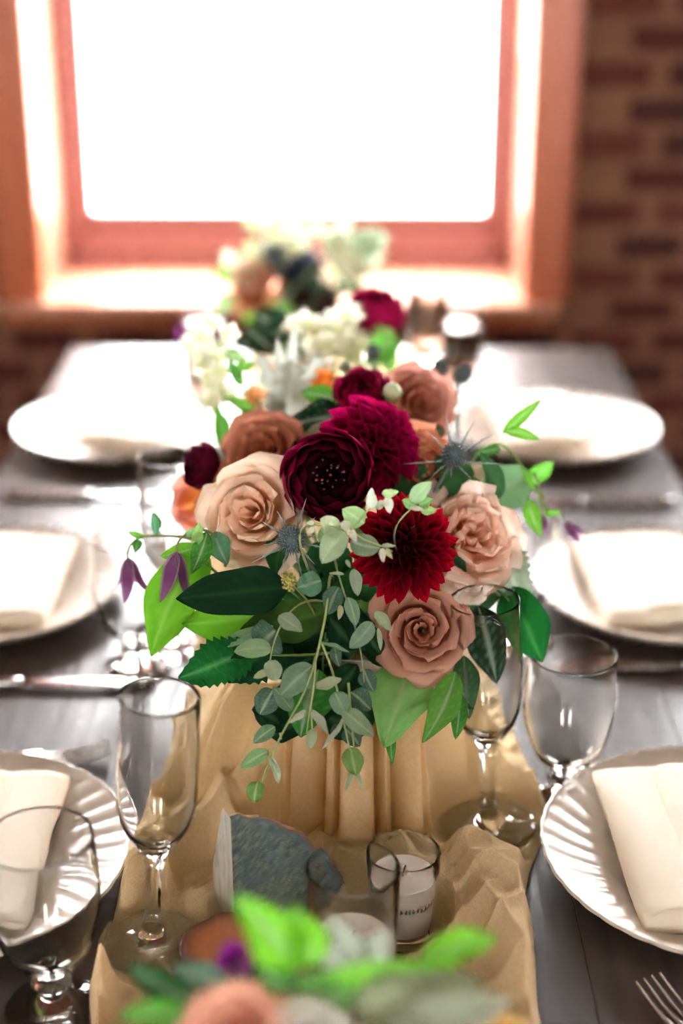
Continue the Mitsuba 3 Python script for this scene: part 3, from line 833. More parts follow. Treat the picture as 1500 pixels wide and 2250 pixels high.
def thistle(label, x, y, D, r, dirn, bracts=9, blen=2.6, seed=1, foot=None, tall=1.25, group=None):
    key = thing('thistle', label, 'thistle', group)
    P, R = fd(x, y, r, D); m = frame(P, dirn, .3); g = np.random.default_rng(seed)
    body = trimesh.creation.icosphere(2, 1.0); body.apply_scale((R * .86, R * .86, R * .86 * tall))
    parts_ = [body]
    nsp = 150
    for i in range(nsp):
        z = 1 - 1.85 * (i + .5) / nsp; ph = i * 2.39996; rr = math.sqrt(max(0, 1 - z * z))
        d = np.array([rr * math.cos(ph), rr * math.sin(ph), z])
        b0 = d * np.array([1, 1, tall]) * R * .82
        sp = trimesh.creation.cone(R * .085, R * .34, sections=5)
        sp.apply_transform(frame(b0, d * np.array([1, 1, .8])))
        parts_.append(sp)
    b = trimesh.util.concatenate(parts_); vz = np.linalg.norm(b.vertices / [1, 1, tall], axis=1) / R
    c = grade((vz - .8) / .35, [(44, 56, 60), (72, 86, 90), (122, 136, 140)])
    b.apply_transform(m)
    part(key, 'cone', mikit.ply(b, 'mat_stem', smooth=True, color=c))
    for i in range(bracts):
        L = R * blen * g.uniform(.75, 1.2)
        res = (14, 5)
        s, t_ = np.meshgrid(np.linspace(0, 1, res[0]), np.linspace(-1, 1, res[1]), indexing='ij')
        w_ = R * .15 * (1 - s) ** .5 * (1 + 1.1 * (((s * 4) % 1) > .74)) + R * .02
        ph = i * 2 * math.pi / bracts + g.uniform(-.2, .2); e = g.uniform(-.1, .75)
        out = np.array([math.cos(ph), math.sin(ph), 0]); d = out * math.cos(e) + np.array([0, 0, math.sin(e)]); sd = np.array([-math.sin(ph), math.cos(ph), 0]); nn = np.cross(d, sd)
        cv = g.uniform(-.25, .25)
        v = np.array([0, 0, -R * .75]) + (s * L)[..., None] * d + (t_ * w_ / 2)[..., None] * sd + ((np.abs(t_) * w_ * .3) + cv * L * s * s)[..., None] * nn
        v = v.reshape(-1, 3) @ m[:3, :3].T + m[:3, 3]
        part(key, 'bract', tinted(M(v, grid_faces(*res)), 'mat_leaf', grade(s.ravel(), [(96, 112, 104), (124, 136, 136), (168, 174, 176)])))
    add_stem(key, P - unit(dirn) * R * .9, CORE if foot is None else foot, .0013, (110, 130, 120))
    return key


thistle('blue-grey thistle below the dark ranunculus, in front of the cream-blush rose', 640, 1186, 1.02, 31, axis(-.1, .45, .8), 11, 3.0, 3)
thistle('blue-grey thistle at the right in front of the coral carnation', 996, 1000, 1.08, 27, axis(.05, .75, .5), 9, 3.6, 4)
thistle('left one of two small thistles above the dusty pink rose', 966, 808, 1.29, 17, axis(.0, .9, .3), 5, 1.6, 5, foot=PD(1005, 940, 1.24), tall=1.5)
thistle('right one of two small thistles above the dusty pink rose', 1016, 823, 1.28, 19, axis(.5, .8, .3), 5, 1.6, 6, foot=PD(1005, 960, 1.24), tall=1.5)
thistle('small thistle behind the upright burgundy ranunculus', 819, 776, 1.30, 15, axis(.0, .95, .2), 4, 1.4, 7, foot=PD(826, 900, 1.28), tall=1.5)


def bud(label, x, y, D, r, dirn, foot, col=(196, 214, 176), stem_r=.0018):
    key = thing('flower_bud', label, 'flower bud')
    P, R = fd(x, y, r, D); m = frame(P, dirn, 0)
    pr = [(0, -.8 * R), (.6 * R, -.72 * R), (R, -.1 * R), (.86 * R, .45 * R), (.4 * R, .95 * R), (0, 1.1 * R)]
    v, f = lathe(curve(pr, 14), 16)
    v[:, :2] *= (1 + .06 * np.sin(5 * np.arctan2(v[:, 1], v[:, 0])))[:, None]
    part(key, 'head', tinted(M(v @ m[:3, :3].T + m[:3, 3], f), 'mat_stem', col))
    for i in range(5):
        w_, s, t_ = blade(R * 1.5, R * .8, (7, 5), 1.2, .1, 1.1, .25, .3)
        w_ = w_ @ rz(i * 1.2566)[:3, :3].T + np.array([0, 0, -.85 * R])
        part(key, 'sepal', tinted(M(w_ @ m[:3, :3].T + m[:3, 3], grid_faces(7, 5)), 'mat_leaf', grade(s, [(120, 160, 90), (96, 144, 70)])))
    add_stem(key, P - unit(dirn) * R * .8, foot, stem_r, (134, 178, 90))


bud('pale green ranunculus bud on a straight stem before the dusty pink rose', 861, 862, 1.15, 21, axis(0, 1, .1), PD(858, 985, 1.145))
bud('small green bud left of the upright burgundy ranunculus', 757, 806, 1.19, 12, axis(-.1, 1, .1), PD(772, 900, 1.18), (120, 140, 100), .0012)


def bell(label, x, y, D, r, dirn, vine, group='purple bell clematis flowers', n=4, opn=.35, seed=0):
    """A nodding bell of pointed purple petals hanging from an arching stalk."""
    key = thing('clematis', label, 'flower', group)
    P, R = fd(x, y, r, D); m = frame(P, dirn, seed)
    for i in range(n):
        v, s, t_ = blade(R * 2.3, R * .82, (14, 7), .82, .35, 0, -.25, .1)
        y_ = v[:, 1].copy()
        e = math.radians(82) - opn * .75 * (y_ / (R * 2.3)) ** 2
        out = R * .20 * np.sin(np.clip(y_ / R, 0, 1) * 1.57) + np.cumsum(np.r_[0, np.zeros(len(y_) - 1)]) + y_ * np.cos(e); dn = y_ * np.sin(e)
        q_ = np.stack([out - v[:, 2] * .6, v[:, 0], dn], -1) @ rz(i * 2 * math.pi / n)[:3, :3].T
        c = grade(s, [(120, 84, 110), (104, 56, 100), (150, 104, 146)]); edge = np.clip((np.abs(t_) - .7) / .3, 0, 1)[:, None]
        c = c * (1 - edge * .6) + lin((214, 186, 210)) * edge * .6
        part(key, 'petal', tinted(M(q_ @ m[:3, :3].T + m[:3, 3], grid_faces(14, 7)), 'mat_petal', c))
    part(key, 'stem', tinted(tube([P] + [PD(a, b, d) for a, b, d in vine], [.0007, .0011], 6), 'mat_stem', (128, 140, 84)))


bell('pale purple clematis bell hanging nearer the cream-blush rose', 388, 1212, 1.045, 50, np.array([-.12, 0, -1]), [(392, 1190, 1.045), (412, 1172, 1.05), (450, 1165, 1.055), (482, 1190, 1.06), (495, 1245, 1.06)], opn=.30, seed=.5)
bell('dark purple clematis bell hanging at the far left over the goblet', 281, 1226, 1.09, 42, np.array([.05, 0, -1]), [(283, 1205, 1.09), (300, 1185, 1.09), (340, 1177, 1.085), (400, 1180, 1.08), (470, 1200, 1.07)], opn=.42, seed=.2)
bell('dark purple clematis bell at the far right over the second right plate', 1240, 1148, 1.16, 24, np.array([.7, 0, -.7]), [(1228, 1125, 1.16), (1205, 1120, 1.155), (1190, 1085, 1.15)], opn=.1, seed=.3)
bell('half-hidden purple clematis bell on the right-hand green vine', 1192, 1132, 1.15, 20, np.array([.1, .3, -1]), [(1192, 1115, 1.15), (1186, 1075, 1.15), (1172, 1040, 1.145)], opn=.1, seed=.9)

# --- foliage of the main arrangement
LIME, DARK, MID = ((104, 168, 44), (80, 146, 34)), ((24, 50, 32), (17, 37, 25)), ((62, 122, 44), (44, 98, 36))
OLIVE, SILV, PALE = ((58, 82, 36), (44, 66, 30)), ((190, 200, 186), (160, 174, 158)), ((150, 190, 130), (126, 172, 104))
sprig('lemon_leaf_sprig', 'bright green broad leaves at the left under the purple bells', 'foliage sprig', [(600, 1330), (520, 1290), (445, 1230)], [1.05, 1.055, 1.06],
      [((446, 1200), (332, 1442), 118, dict(d=1.07, dt=1.05, cols=LIME, vein=(140, 190, 90))), ((640, 1335), (398, 1372), 118, dict(d=1.06, dt=1.045, cols=LIME, vein=(130, 184, 80), bend=.1)),
       ((455, 1168), (420, 1262), 44, dict(d=1.05, cols=MID)), ((470, 1170), (500, 1240), 52, dict(d=1.06, cols=((80, 130, 90), (70, 116, 84)))), ((432, 1200), (352, 1222), 40, dict(d=1.06, cols=LIME)),
       ((432, 1196), (437, 1148), 26, dict(d=1.045, cols=((150, 200, 110), (140, 190, 100)))), ((405, 1175), (450, 1160), 20, dict(d=1.05, cols=PALE))], .0016, (90, 130, 60), foot=CORE, res=(22, 13))
sprig('lemon_leaf_sprig', 'very dark glossy leaf pointing left below the cream-blush rose', 'foliage sprig', [(640, 1300), (630, 1292)], 1.03,
      [((634, 1290), (386, 1316), 112, dict(d=1.035, dt=1.02, cols=DARK, vein=(34, 64, 40), bend=.25)), ((720, 1345), (528, 1382), 96, dict(d=1.045, dt=1.035, cols=OLIVE, vein=(70, 96, 50)))], .0016, (60, 90, 50), foot=CORE, res=(24, 13))
sprig('serrated_leaf_sprig', 'toothed dark green leaves pointing left over the champagne flute', 'foliage sprig', [(640, 1440), (590, 1440), (545, 1440)], [1.03, 1.035, 1.04],
      [((560, 1420), (391, 1490), 104, dict(d=1.035, dt=1.03, cols=((30, 94, 44), (22, 76, 36)), vein=(80, 140, 84), serr=.28)), ((640, 1400), (500, 1500), 110, dict(d=1.04, dt=1.035, cols=((20, 56, 30), (14, 42, 24)), vein=(44, 84, 50), serr=.3)),
       ((600, 1375), (455, 1428), 30, dict(d=1.03, dt=1.035, cols=((150, 190, 150), (120, 166, 120)), vein=(190, 210, 180)))], .0014, (110, 130, 70), foot=CORE, res=(46, 11))
sprig('lemon_leaf_sprig', 'pale green broad leaf hanging under the mauve rose', 'foliage sprig', [(905, 1450), (900, 1465)], 1.075,
      [((898, 1445), (843, 1640), 136, dict(d=1.072, dt=1.025, cols=((128, 178, 104), (106, 160, 86)), vein=(176, 208, 156), bend=.15)), ((1000, 1475), (928, 1632), 66, dict(d=1.05, dt=1.03, cols=((88, 142, 58), (70, 122, 46)))),
       ((1005, 1520), (1000, 1625), 40, dict(d=1.05, dt=1.04, cols=MID)), ((860, 1600), (862, 1680), 22, dict(d=1.04, cols=MID))], .0016, (110, 150, 80), foot=CORE, res=(22, 13))
sprig('lemon_leaf_sprig', 'dark green leaf behind the rim of the right-hand flute', 'foliage sprig', [(1100, 1300), (1120, 1320)], 1.09,
      [((1120, 1290), (1192, 1455), 105, dict(d=1.10, dt=1.09, cols=((24, 92, 38), (18, 74, 30)), vein=(60, 120, 60))), ((1050, 1330), (1090, 1500), 90, dict(d=1.09, dt=1.08, cols=DARK)), ((1020, 1440), (1030, 1580), 60, dict(d=1.07, dt=1.06, cols=((60, 96, 60), (44, 80, 48))))], .0016, (80, 120, 60), foot=CORE)
sprig('dusty_miller_leaf', 'grey felted leaf right of the ruffled blush rose', 'foliage sprig', [(1070, 1190), (1085, 1205)], 1.11,
      [((1080, 1190), (1160, 1345), 96, dict(d=1.11, dt=1.10, cols=((150, 162, 142), (122, 140, 114)), vein=(190, 196, 180), serr=.3, blunt=.6))], .0014, (170, 180, 160), foot=CORE, res=(40, 11))
sprig('lambs_ear_leaf', 'round grey-green leaf at the right above the ruffled blush rose', 'foliage sprig', [(1010, 1110), (1050, 1090)], 1.14,
      [((1058, 1098), (1166, 1040), 108, dict(d=1.15, dt=1.15, cols=((104, 140, 100), (84, 122, 80)), vein=(130, 150, 120), blunt=.9, point=.9)), ((965, 1110), (1075, 1015), 66, dict(d=1.13, dt=1.14, cols=((170, 152, 126), (150, 136, 108)), vein=(190, 180, 150)))], .0014, (110, 130, 90), foot=CORE)
sprig('clematis_vine', 'lime green clematis vine with narrow leaves at the right', 'foliage sprig', [(1040, 1010), (1095, 975), (1135, 1010), (1170, 1060), (1200, 1125), (1225, 1132)], [1.13, 1.13, 1.14, 1.145, 1.15, 1.155],
      [((1104, 952), (1191, 876), 26, dict(d=1.13, cols=LIME)), ((1106, 946), (1187, 966), 24, dict(d=1.13, cols=LIME)), ((1100, 985), (1040, 1000), 22, dict(d=1.13, cols=MID)), ((1160, 1060), (1216, 1016), 40, dict(d=1.17, dt=1.17, cols=((110, 190, 70), (96, 178, 56)))),
       ((1160, 1095), (1190, 1180), 36, dict(d=1.15, cols=LIME)), ((1195, 1130), (1232, 1122), 14, dict(d=1.15, cols=LIME)), ((1150, 1030), (1172, 1080), 18, dict(d=1.14, cols=LIME)), ((1105, 1180), (1120, 1205), 18, dict(d=1.12, cols=LIME))], .0012, (120, 168, 70), foot=CORE)
sprig('clematis_vine', 'thin vine with small leaves over the left purple bells', 'foliage sprig', [(470, 1185), (400, 1178), (345, 1177), (310, 1175), (290, 1172)], [1.06, 1.075, 1.085, 1.09, 1.095],
      [((312, 1180), (280, 1168), 14, dict(d=1.09, cols=LIME)), ((305, 1186), (296, 1216), 20, dict(d=1.09, cols=((60, 130, 50), (50, 116, 40)))), ((345, 1175), (335, 1125), 16, dict(d=1.09, cols=((80, 150, 110), (66, 130, 90)))), ((352, 1160), (338, 1126), 14, dict(d=1.1, cols=MID))], .0009, (150, 150, 110))
sprig('ruscus_sprig', 'tall narrow lime leaves below the left white stock flower', 'foliage sprig', [(520, 1000), (500, 930), (490, 860)], [1.22, 1.24, 1.25],
      [((498, 1000), (476, 888), 32, dict(d=1.23, cols=((84, 170, 40), (60, 146, 30)))), ((560, 905), (494, 872), 26, dict(d=1.24, cols=LIME)), ((530, 850), (505, 790), 24, dict(d=1.26, cols=((70, 150, 50), (60, 130, 40)))), ((560, 800), (495, 812), 22, dict(d=1.27, cols=LIME)), ((540, 790), (490, 770), 26, dict(d=1.27, cols=PALE)), ((520, 930), (580, 900), 30, dict(d=1.23, cols=MID))], .0014, (110, 160, 70), foot=CORE)
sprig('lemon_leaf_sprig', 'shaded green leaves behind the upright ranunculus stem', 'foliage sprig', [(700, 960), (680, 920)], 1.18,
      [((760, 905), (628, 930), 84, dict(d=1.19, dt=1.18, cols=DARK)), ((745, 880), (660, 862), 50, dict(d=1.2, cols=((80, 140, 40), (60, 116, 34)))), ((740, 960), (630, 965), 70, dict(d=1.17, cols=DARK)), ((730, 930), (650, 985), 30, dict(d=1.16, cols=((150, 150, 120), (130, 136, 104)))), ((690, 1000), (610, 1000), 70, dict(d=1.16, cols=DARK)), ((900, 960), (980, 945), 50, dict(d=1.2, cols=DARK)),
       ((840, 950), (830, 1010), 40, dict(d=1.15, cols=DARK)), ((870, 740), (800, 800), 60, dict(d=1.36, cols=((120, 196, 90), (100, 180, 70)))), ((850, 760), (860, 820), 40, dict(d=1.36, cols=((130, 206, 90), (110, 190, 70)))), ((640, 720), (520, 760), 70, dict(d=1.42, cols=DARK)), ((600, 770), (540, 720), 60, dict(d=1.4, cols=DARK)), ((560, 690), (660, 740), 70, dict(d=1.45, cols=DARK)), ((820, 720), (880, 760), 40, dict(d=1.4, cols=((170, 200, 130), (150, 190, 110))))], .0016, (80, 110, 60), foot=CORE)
DM = dict(cols=((206, 214, 206), (178, 190, 180)), vein=(226, 230, 222), blunt=.5)
sprig('dusty_miller', 'large silvery lobed dusty miller leaf beside the white stock', 'foliage sprig', [(615, 985), (620, 900), (630, 830)], [1.2, 1.22, 1.24],
      [((618, 960), (640, 790), 110, dict(d=1.22, dt=1.235, lobes=4, **DM)), ((615, 900), (566, 776), 46, dict(d=1.225, dt=1.24, lobes=3, **DM)), ((632, 850), (608, 742), 26, dict(d=1.24, dt=1.25, **DM)), ((640, 830), (652, 705), 24, dict(d=1.245, dt=1.255, **DM)), ((640, 860), (706, 780), 46, dict(d=1.235, dt=1.245, lobes=3, **DM)), ((625, 910), (585, 860), 40, dict(d=1.22, lobes=2, **DM)), ((610, 970), (600, 880), 60, dict(d=1.21, dt=1.22, lobes=3, **DM))], .0016, (190, 198, 186), foot=CORE, res=(34, 11))
sprig('dusty_miller', 'small pale dusty miller leaf above the near-black ranunculus', 'foliage sprig', [(590, 960), (560, 970)], 1.17,
      [((588, 950), (474, 992), 36, dict(d=1.17, dt=1.16, lobes=3, **DM)), ((500, 985), (462, 1010), 30, dict(d=1.16, **DM)), ((580, 960), (545, 940), 24, dict(d=1.17, **DM))], .0012, (190, 198, 186), foot=CORE, res=(30, 9))
# eucalyptus: the sprigs in focus at the front
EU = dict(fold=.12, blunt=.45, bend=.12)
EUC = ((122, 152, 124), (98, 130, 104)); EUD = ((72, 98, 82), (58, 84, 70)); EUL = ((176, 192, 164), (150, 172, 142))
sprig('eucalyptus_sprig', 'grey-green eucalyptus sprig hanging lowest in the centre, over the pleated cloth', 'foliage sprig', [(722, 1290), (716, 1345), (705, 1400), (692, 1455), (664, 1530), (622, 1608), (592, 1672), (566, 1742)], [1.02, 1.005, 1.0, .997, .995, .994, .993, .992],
      [((686, 1462), (612, 1530), 66, dict(d=.999, dt=.992, cols=EUC, roll=.3)), ((590, 1650), (528, 1688), 34, dict(d=.993, cols=((110, 142, 96), (92, 126, 80)))), ((592, 1662), (612, 1722), 22, dict(d=.993, cols=EUL, roll=.5)), ((566, 1716), (558, 1764), 38, dict(d=.992, cols=((96, 130, 66), (80, 112, 52)), blunt=.9)),
       ((604, 1596), (556, 1632), 32, dict(d=.997, cols=((92, 122, 90), (80, 110, 78)))), ((672, 1562), (634, 1588), 22, dict(d=.99, cols=((214, 220, 208), (200, 208, 194)), roll=.8)), ((684, 1560), (720, 1614), 24, dict(d=.991, cols=((200, 208, 196), (176, 190, 172)), roll=.6)),
       ((688, 1602), (680, 1646), 24, dict(d=.99, cols=EUL, blunt=.9)), ((694, 1512), (750, 1490), 30, dict(d=.985, cols=((182, 192, 166), (168, 180, 152)), roll=-.5)), ((735, 1520), (758, 1572), 44, dict(d=.99, cols=EUC, blunt=.8)), ((752, 1560), (822, 1618), 44, dict(d=.985, dt=.978, cols=((140, 160, 128), (112, 138, 108)))),
       ((756, 1576), (706, 1646), 18, dict(d=.986, dt=.98, cols=((196, 206, 190), (180, 194, 176)), roll=.9)), ((706, 1412), (768, 1434), 14, dict(d=.996, cols=EUC, roll=.8)), ((770, 1642), (782, 1704), 46, dict(d=.99, cols=((104, 134, 74), (92, 122, 62)), blunt=.8)), ((776, 1690), (758, 1738), 10, dict(d=.99, cols=EUL)), ((782, 1690), (800, 1734), 10, dict(d=.99, cols=EUL)),
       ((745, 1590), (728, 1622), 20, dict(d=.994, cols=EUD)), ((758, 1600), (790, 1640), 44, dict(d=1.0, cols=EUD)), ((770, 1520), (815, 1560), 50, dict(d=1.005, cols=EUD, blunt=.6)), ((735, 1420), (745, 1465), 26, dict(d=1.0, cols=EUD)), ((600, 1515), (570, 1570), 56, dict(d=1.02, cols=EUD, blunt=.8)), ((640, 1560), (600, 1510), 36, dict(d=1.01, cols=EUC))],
      .0013, (156, 172, 112), foot=CORE, extra_stems=[([(692, 1455), (690, 1500), (682, 1552), (674, 1612)], .992), ([(682, 1552), (686, 1605)], .991), ([(705, 1410), (728, 1470), (746, 1540), (760, 1610), (772, 1660)], [1.0, .994, .99, .988, .99]), ([(765, 1500), (772, 1580), (778, 1650)], [1.0, .995, .99]), ([(615, 1610), (618, 1625)], .993)], vein=(178, 192, 160), **EU)
sprig('eucalyptus_sprig', 'short eucalyptus sprig with round leaves left of the hanging one', 'foliage sprig', [(672, 1322), (640, 1342), (615, 1378), (598, 1425), (592, 1474)], [1.02, 1.008, 1.0, .997, .995],
      [((612, 1352), (664, 1388), 40, dict(d=.995, cols=((150, 168, 140), (124, 146, 120)), roll=.4)), ((606, 1384), (560, 1420), 84, dict(d=1.003, cols=EUD, blunt=.8)), ((596, 1424), (514, 1432), 44, dict(d=.996, dt=.99, cols=((146, 176, 136), (124, 158, 116)))), ((592, 1452), (606, 1496), 40, dict(d=.994, cols=EUL, blunt=.9)), ((590, 1476), (556, 1490), 18, dict(d=.993, cols=((190, 200, 160), (176, 190, 146))))],
      .0011, (160, 172, 120), foot=CORE, vein=(178, 192, 160), **EU)
sprig('eucalyptus_sprig', 'pale eucalyptus sprig lying across the crimson dahlia', 'foliage sprig', [(690, 1152), (730, 1158), (770, 1160), (800, 1130), (828, 1108), (852, 1096)], [.985, .982, .98, .98, .98, .98],
      [((758, 1168), (706, 1238), 56, dict(d=.978, dt=.972, cols=((172, 194, 160), (152, 178, 142)))), ((800, 1150), (752, 1118), 48, dict(d=.983, cols=((160, 196, 136), (142, 182, 118)), blunt=.6)), ((815, 1118), (816, 1072), 24, dict(d=.978, cols=((206, 216, 204), (190, 204, 190)), roll=.4)), ((838, 1084), (876, 1080), 20, dict(d=.977, cols=((176, 206, 146), (160, 192, 130)))), ((850, 1092), (856, 1128), 22, dict(d=.976, cols=((226, 230, 218), (212, 218, 204)))), ((840, 1100), (830, 1120), 18, dict(d=.976, cols=((200, 212, 190), (190, 204, 180)))),
       ((742, 1160), (704, 1140), 40, dict(d=.985, cols=((190, 204, 170), (176, 192, 156)), blunt=.7)), ((705, 1160), (735, 1195), 40, dict(d=.99, cols=((120, 156, 104), (104, 142, 90)))), ((770, 1188), (836, 1204), 52, dict(d=.985, cols=((124, 142, 112), (104, 126, 96)), blunt=.5)), ((690, 1158), (676, 1172), 14, dict(d=.98, cols=((230, 234, 214), (220, 226, 204)))), ((690, 1150), (672, 1150), 10, dict(d=.98, cols=((226, 232, 212), (214, 222, 200)))), ((770, 1160), (745, 1150), 22, dict(d=.976, cols=((214, 220, 206), (200, 210, 194)))), ((772, 1165), (782, 1190), 18, dict(d=.975, cols=((226, 228, 216), (212, 218, 204)))),
       ((838, 1198), (870, 1200), 10, dict(d=.978, cols=EUL)), ((840, 1204), (842, 1236), 16, dict(d=.976, cols=((232, 236, 226), (222, 228, 216)))), ((848, 1206), (862, 1228), 12, dict(d=.976, cols=((220, 222, 180), (206, 212, 160)))), ((760, 1230), (770, 1248), 10, dict(d=.98, cols=EUL))],
      .0010, (170, 186, 130), foot=PD(700, 1300, 1.03), vein=(206, 216, 190), extra_stems=[([(770, 1160), (800, 1185), (838, 1200), (862, 1212)], .979), ([(820, 1115), (850, 1110)], .978)], **EU)
sprig('eucalyptus_sprig', 'small eucalyptus tip right above the crimson dahlia', 'foliage sprig', [(890, 1130), (915, 1108), (935, 1090)], .985,
      [((902, 1104), (948, 1058), 36, dict(d=.98, cols=((150, 182, 138), (130, 166, 120)))), ((912, 1112), (884, 1098), 26, dict(d=.985, cols=((120, 166, 96), (108, 152, 84)))), ((918, 1108), (950, 1096), 26, dict(d=.985, cols=((110, 160, 86), (100, 148, 76)))), ((924, 1120), (958, 1122), 22, dict(d=.983, cols=((150, 184, 110), (140, 172, 100)))), ((900, 1116), (932, 1120), 12, dict(d=.978, cols=((232, 234, 220), (222, 228, 210))))], .0009, (150, 170, 120), foot=PD(900, 1250, 1.03), **EU)
sprig('eucalyptus_sprig', 'shaded eucalyptus sprig between the crimson dahlia and the hanging sprig', 'foliage sprig', [(740, 1250), (755, 1300), (775, 1360), (790, 1420), (800, 1500)], [1.02, 1.008, 1.003, 1.0, 1.0],
      [((776, 1250), (786, 1310), 28, dict(d=1.0, cols=((166, 184, 164), (144, 166, 144)))), ((756, 1262), (722, 1260), 8, dict(d=1.0, cols=EUL)), ((764, 1312), (782, 1376), 32, dict(d=1.003, cols=EUC)), ((818, 1368), (768, 1424), 42, dict(d=1.0, cols=((130, 156, 134), (108, 138, 114)))), ((824, 1344), (858, 1386), 26, dict(d=.985, cols=((164, 184, 150), (150, 172, 138)))), ((745, 1290), (720, 1350), 46, dict(d=1.015, cols=EUD, blunt=.6)), ((706, 1276), (652, 1292), 56, dict(d=1.01, cols=((84, 124, 96), (70, 108, 82)), blunt=.8)), ((748, 1330), (744, 1362), 14, dict(d=.998, cols=((190, 190, 160), (176, 178, 146)))), ((800, 1470), (822, 1520), 40, dict(d=1.01, cols=EUD)), ((830, 1380), (836, 1430), 12, dict(d=1.0, cols=EUL))],
      .0010, (130, 140, 100), foot=CORE, **EU)
# a yellow-green umbel and the shaded inner leaves
key = thing('dill_umbel', 'tiny yellow-green flower cluster right of the very dark leaf', 'flower')
umb = []
for i in range(26):
    a_, r0 = i * 2.4, 17 * math.sqrt(i / 26)
    b = trimesh.creation.icosphere(1, .0012); b.apply_translation(PD(636 + r0 * math.cos(a_), 1280 + 1.2 * r0 * math.sin(a_), .998 + .00005 * r0 * r0)); umb.append(b)
part(key, 'floret', tinted(trimesh.util.concatenate(umb), 'mat_stem', (178, 176, 92)), kind='stuff')
add_stem(key, PD(637, 1285, 1.0), PD(690, 1350, 1.035), .0009, (140, 150, 80))
g_ = np.random.default_rng(31)
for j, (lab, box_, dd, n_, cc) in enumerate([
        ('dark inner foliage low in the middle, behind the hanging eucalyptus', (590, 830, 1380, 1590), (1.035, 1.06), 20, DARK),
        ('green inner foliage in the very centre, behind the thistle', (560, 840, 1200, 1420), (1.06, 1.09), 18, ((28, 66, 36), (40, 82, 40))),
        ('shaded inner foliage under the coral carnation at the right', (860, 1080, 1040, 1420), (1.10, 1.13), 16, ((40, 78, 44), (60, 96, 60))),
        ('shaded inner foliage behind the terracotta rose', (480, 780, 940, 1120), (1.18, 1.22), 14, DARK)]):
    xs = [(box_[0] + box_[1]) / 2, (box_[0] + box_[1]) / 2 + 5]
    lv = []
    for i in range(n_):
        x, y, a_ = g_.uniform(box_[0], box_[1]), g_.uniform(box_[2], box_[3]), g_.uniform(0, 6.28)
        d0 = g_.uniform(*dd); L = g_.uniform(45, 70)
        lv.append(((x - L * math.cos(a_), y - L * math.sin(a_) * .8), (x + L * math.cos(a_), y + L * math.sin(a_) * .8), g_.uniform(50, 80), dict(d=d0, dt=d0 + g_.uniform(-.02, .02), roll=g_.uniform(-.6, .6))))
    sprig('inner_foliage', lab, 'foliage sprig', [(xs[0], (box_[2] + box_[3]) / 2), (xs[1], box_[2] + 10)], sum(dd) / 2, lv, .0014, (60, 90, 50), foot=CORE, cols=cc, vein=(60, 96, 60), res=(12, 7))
sprig('lemon_leaf_sprig', 'single lit green leaf standing behind the hanging eucalyptus', 'foliage sprig', [(690, 1450), (685, 1480)], 1.03,
      [((700, 1470), (660, 1620), 110, dict(d=1.03, dt=1.02, cols=((52, 112, 44), (40, 92, 38))))], .0014, (80, 120, 60), foot=CORE)

# --- the far arrangement before the window
FC = PD(665, 760, 1.93); FC = np.array([FC[0], FC[1], TZ + .05])
vv_, vf_ = lathe([(0, 0), (.03, 0), (.045, .01), (.05, .04), (.043, .07), (.045, .085), (.042, .085), (.04, .07), (.046, .04), (.04, .012), (0, .008)], 32)
vm = M(vv_, vf_); vm.fix_normals(); vm.apply_translation((FC[0], FC[1], TZ + .012))
scene[thing('flower_vase', 'small vase under the farthest flowers by the window', 'vase')] = mikit.ply(vm, 'mat_china', smooth=40)
FR = 'blurred flowers in the farthest arrangement'
def far(x, y, r): return fd(x, y, r, 1.90)
P, R = far(556, 632, 62); bloom('garden_rose', 'peach rose at the left of the farthest flowers', P, axis(-.5, .5, .6), R, [(206, 138, 100), (226, 164, 130), (240, 190, 160)], 20, 'rose', .3, 41, foot=FC, res=(8, 8))
P, R = far(692, 660, 56); bloom('ranunculus', 'near-black ranunculus in the middle of the farthest flowers', P, axis(.1, .5, .7), R, [(34, 8, 18), (50, 10, 26), (70, 14, 36)], 20, 'shell', .3, 42, foot=FC, res=(8, 8), half=(.95, .62))
P, R = far(652, 588, 46); bloom('ranunculus', 'dark slate-purple bloom above the farthest near-black ranunculus', P, axis(.0, .6, .7), R, [(40, 44, 64), (56, 60, 84), (76, 82, 104)], 16, 'ruffle', .3, 43, foot=FC, res=(8, 8))
P, R = far(540, 590, 44); bloom('garden_rose', 'pale cream bloom at the upper left of the farthest flowers', P, axis(-.3, .8, .5), R, [(240, 216, 190), (246, 230, 210), (250, 240, 226)], 16, 'rose', .3, 44, foot=FC, res=(8, 8))
P, R = far(414, 728, 28); bloom('freesia', 'small bright purple bloom below the farthest left flute rim', P, axis(-.3, .8, .5), R, [(170, 50, 180), (206, 90, 210), (226, 140, 230)], 9, 'rose', .3, 45, foot=FC, res=(7, 7), u0=.4)
stock('stock_flower', 'white and grey flower cluster topping the farthest arrangement', [PD(608 + g_.normal(0, 38), 530 + g_.normal(0, 26), 1.9 + g_.normal(0, .02)) for _ in range(24)], .018, foot=FC, seed=15)
stock('stock_flower', 'white flower spike right of the top of the farthest arrangement', [PD(738 + g_.normal(0, 38), 578 + g_.normal(0, 26), 1.9 + g_.normal(0, .02)) for _ in range(22)], .018, foot=FC, seed=16)
thistle('grey-blue thistle among the farthest white flowers', 600, 560, 1.88, 22, axis(-.1, .7, .6), 8, 2.4, 17, foot=FC)
sprig('eucalyptus_sprig', 'silvery foliage sprig leaning right at the top of the farthest flowers', 'foliage sprig', [(720, 620), (780, 560), (850, 505)], 1.9,
      [((775, 560), (835, 500), 60, {}), ((800, 540), (858, 520), 50, {}), ((760, 570), (800, 500), 50, {}), ((780, 575), (850, 560), 44, {}), ((745, 520), (770, 465), 40, {}), ((700, 520), (690, 478), 40, {}), ((740, 560), (730, 500), 44, {})], .002, (150, 170, 150), foot=FC, cols=((196, 210, 190), (160, 182, 150)), res=(10, 7))
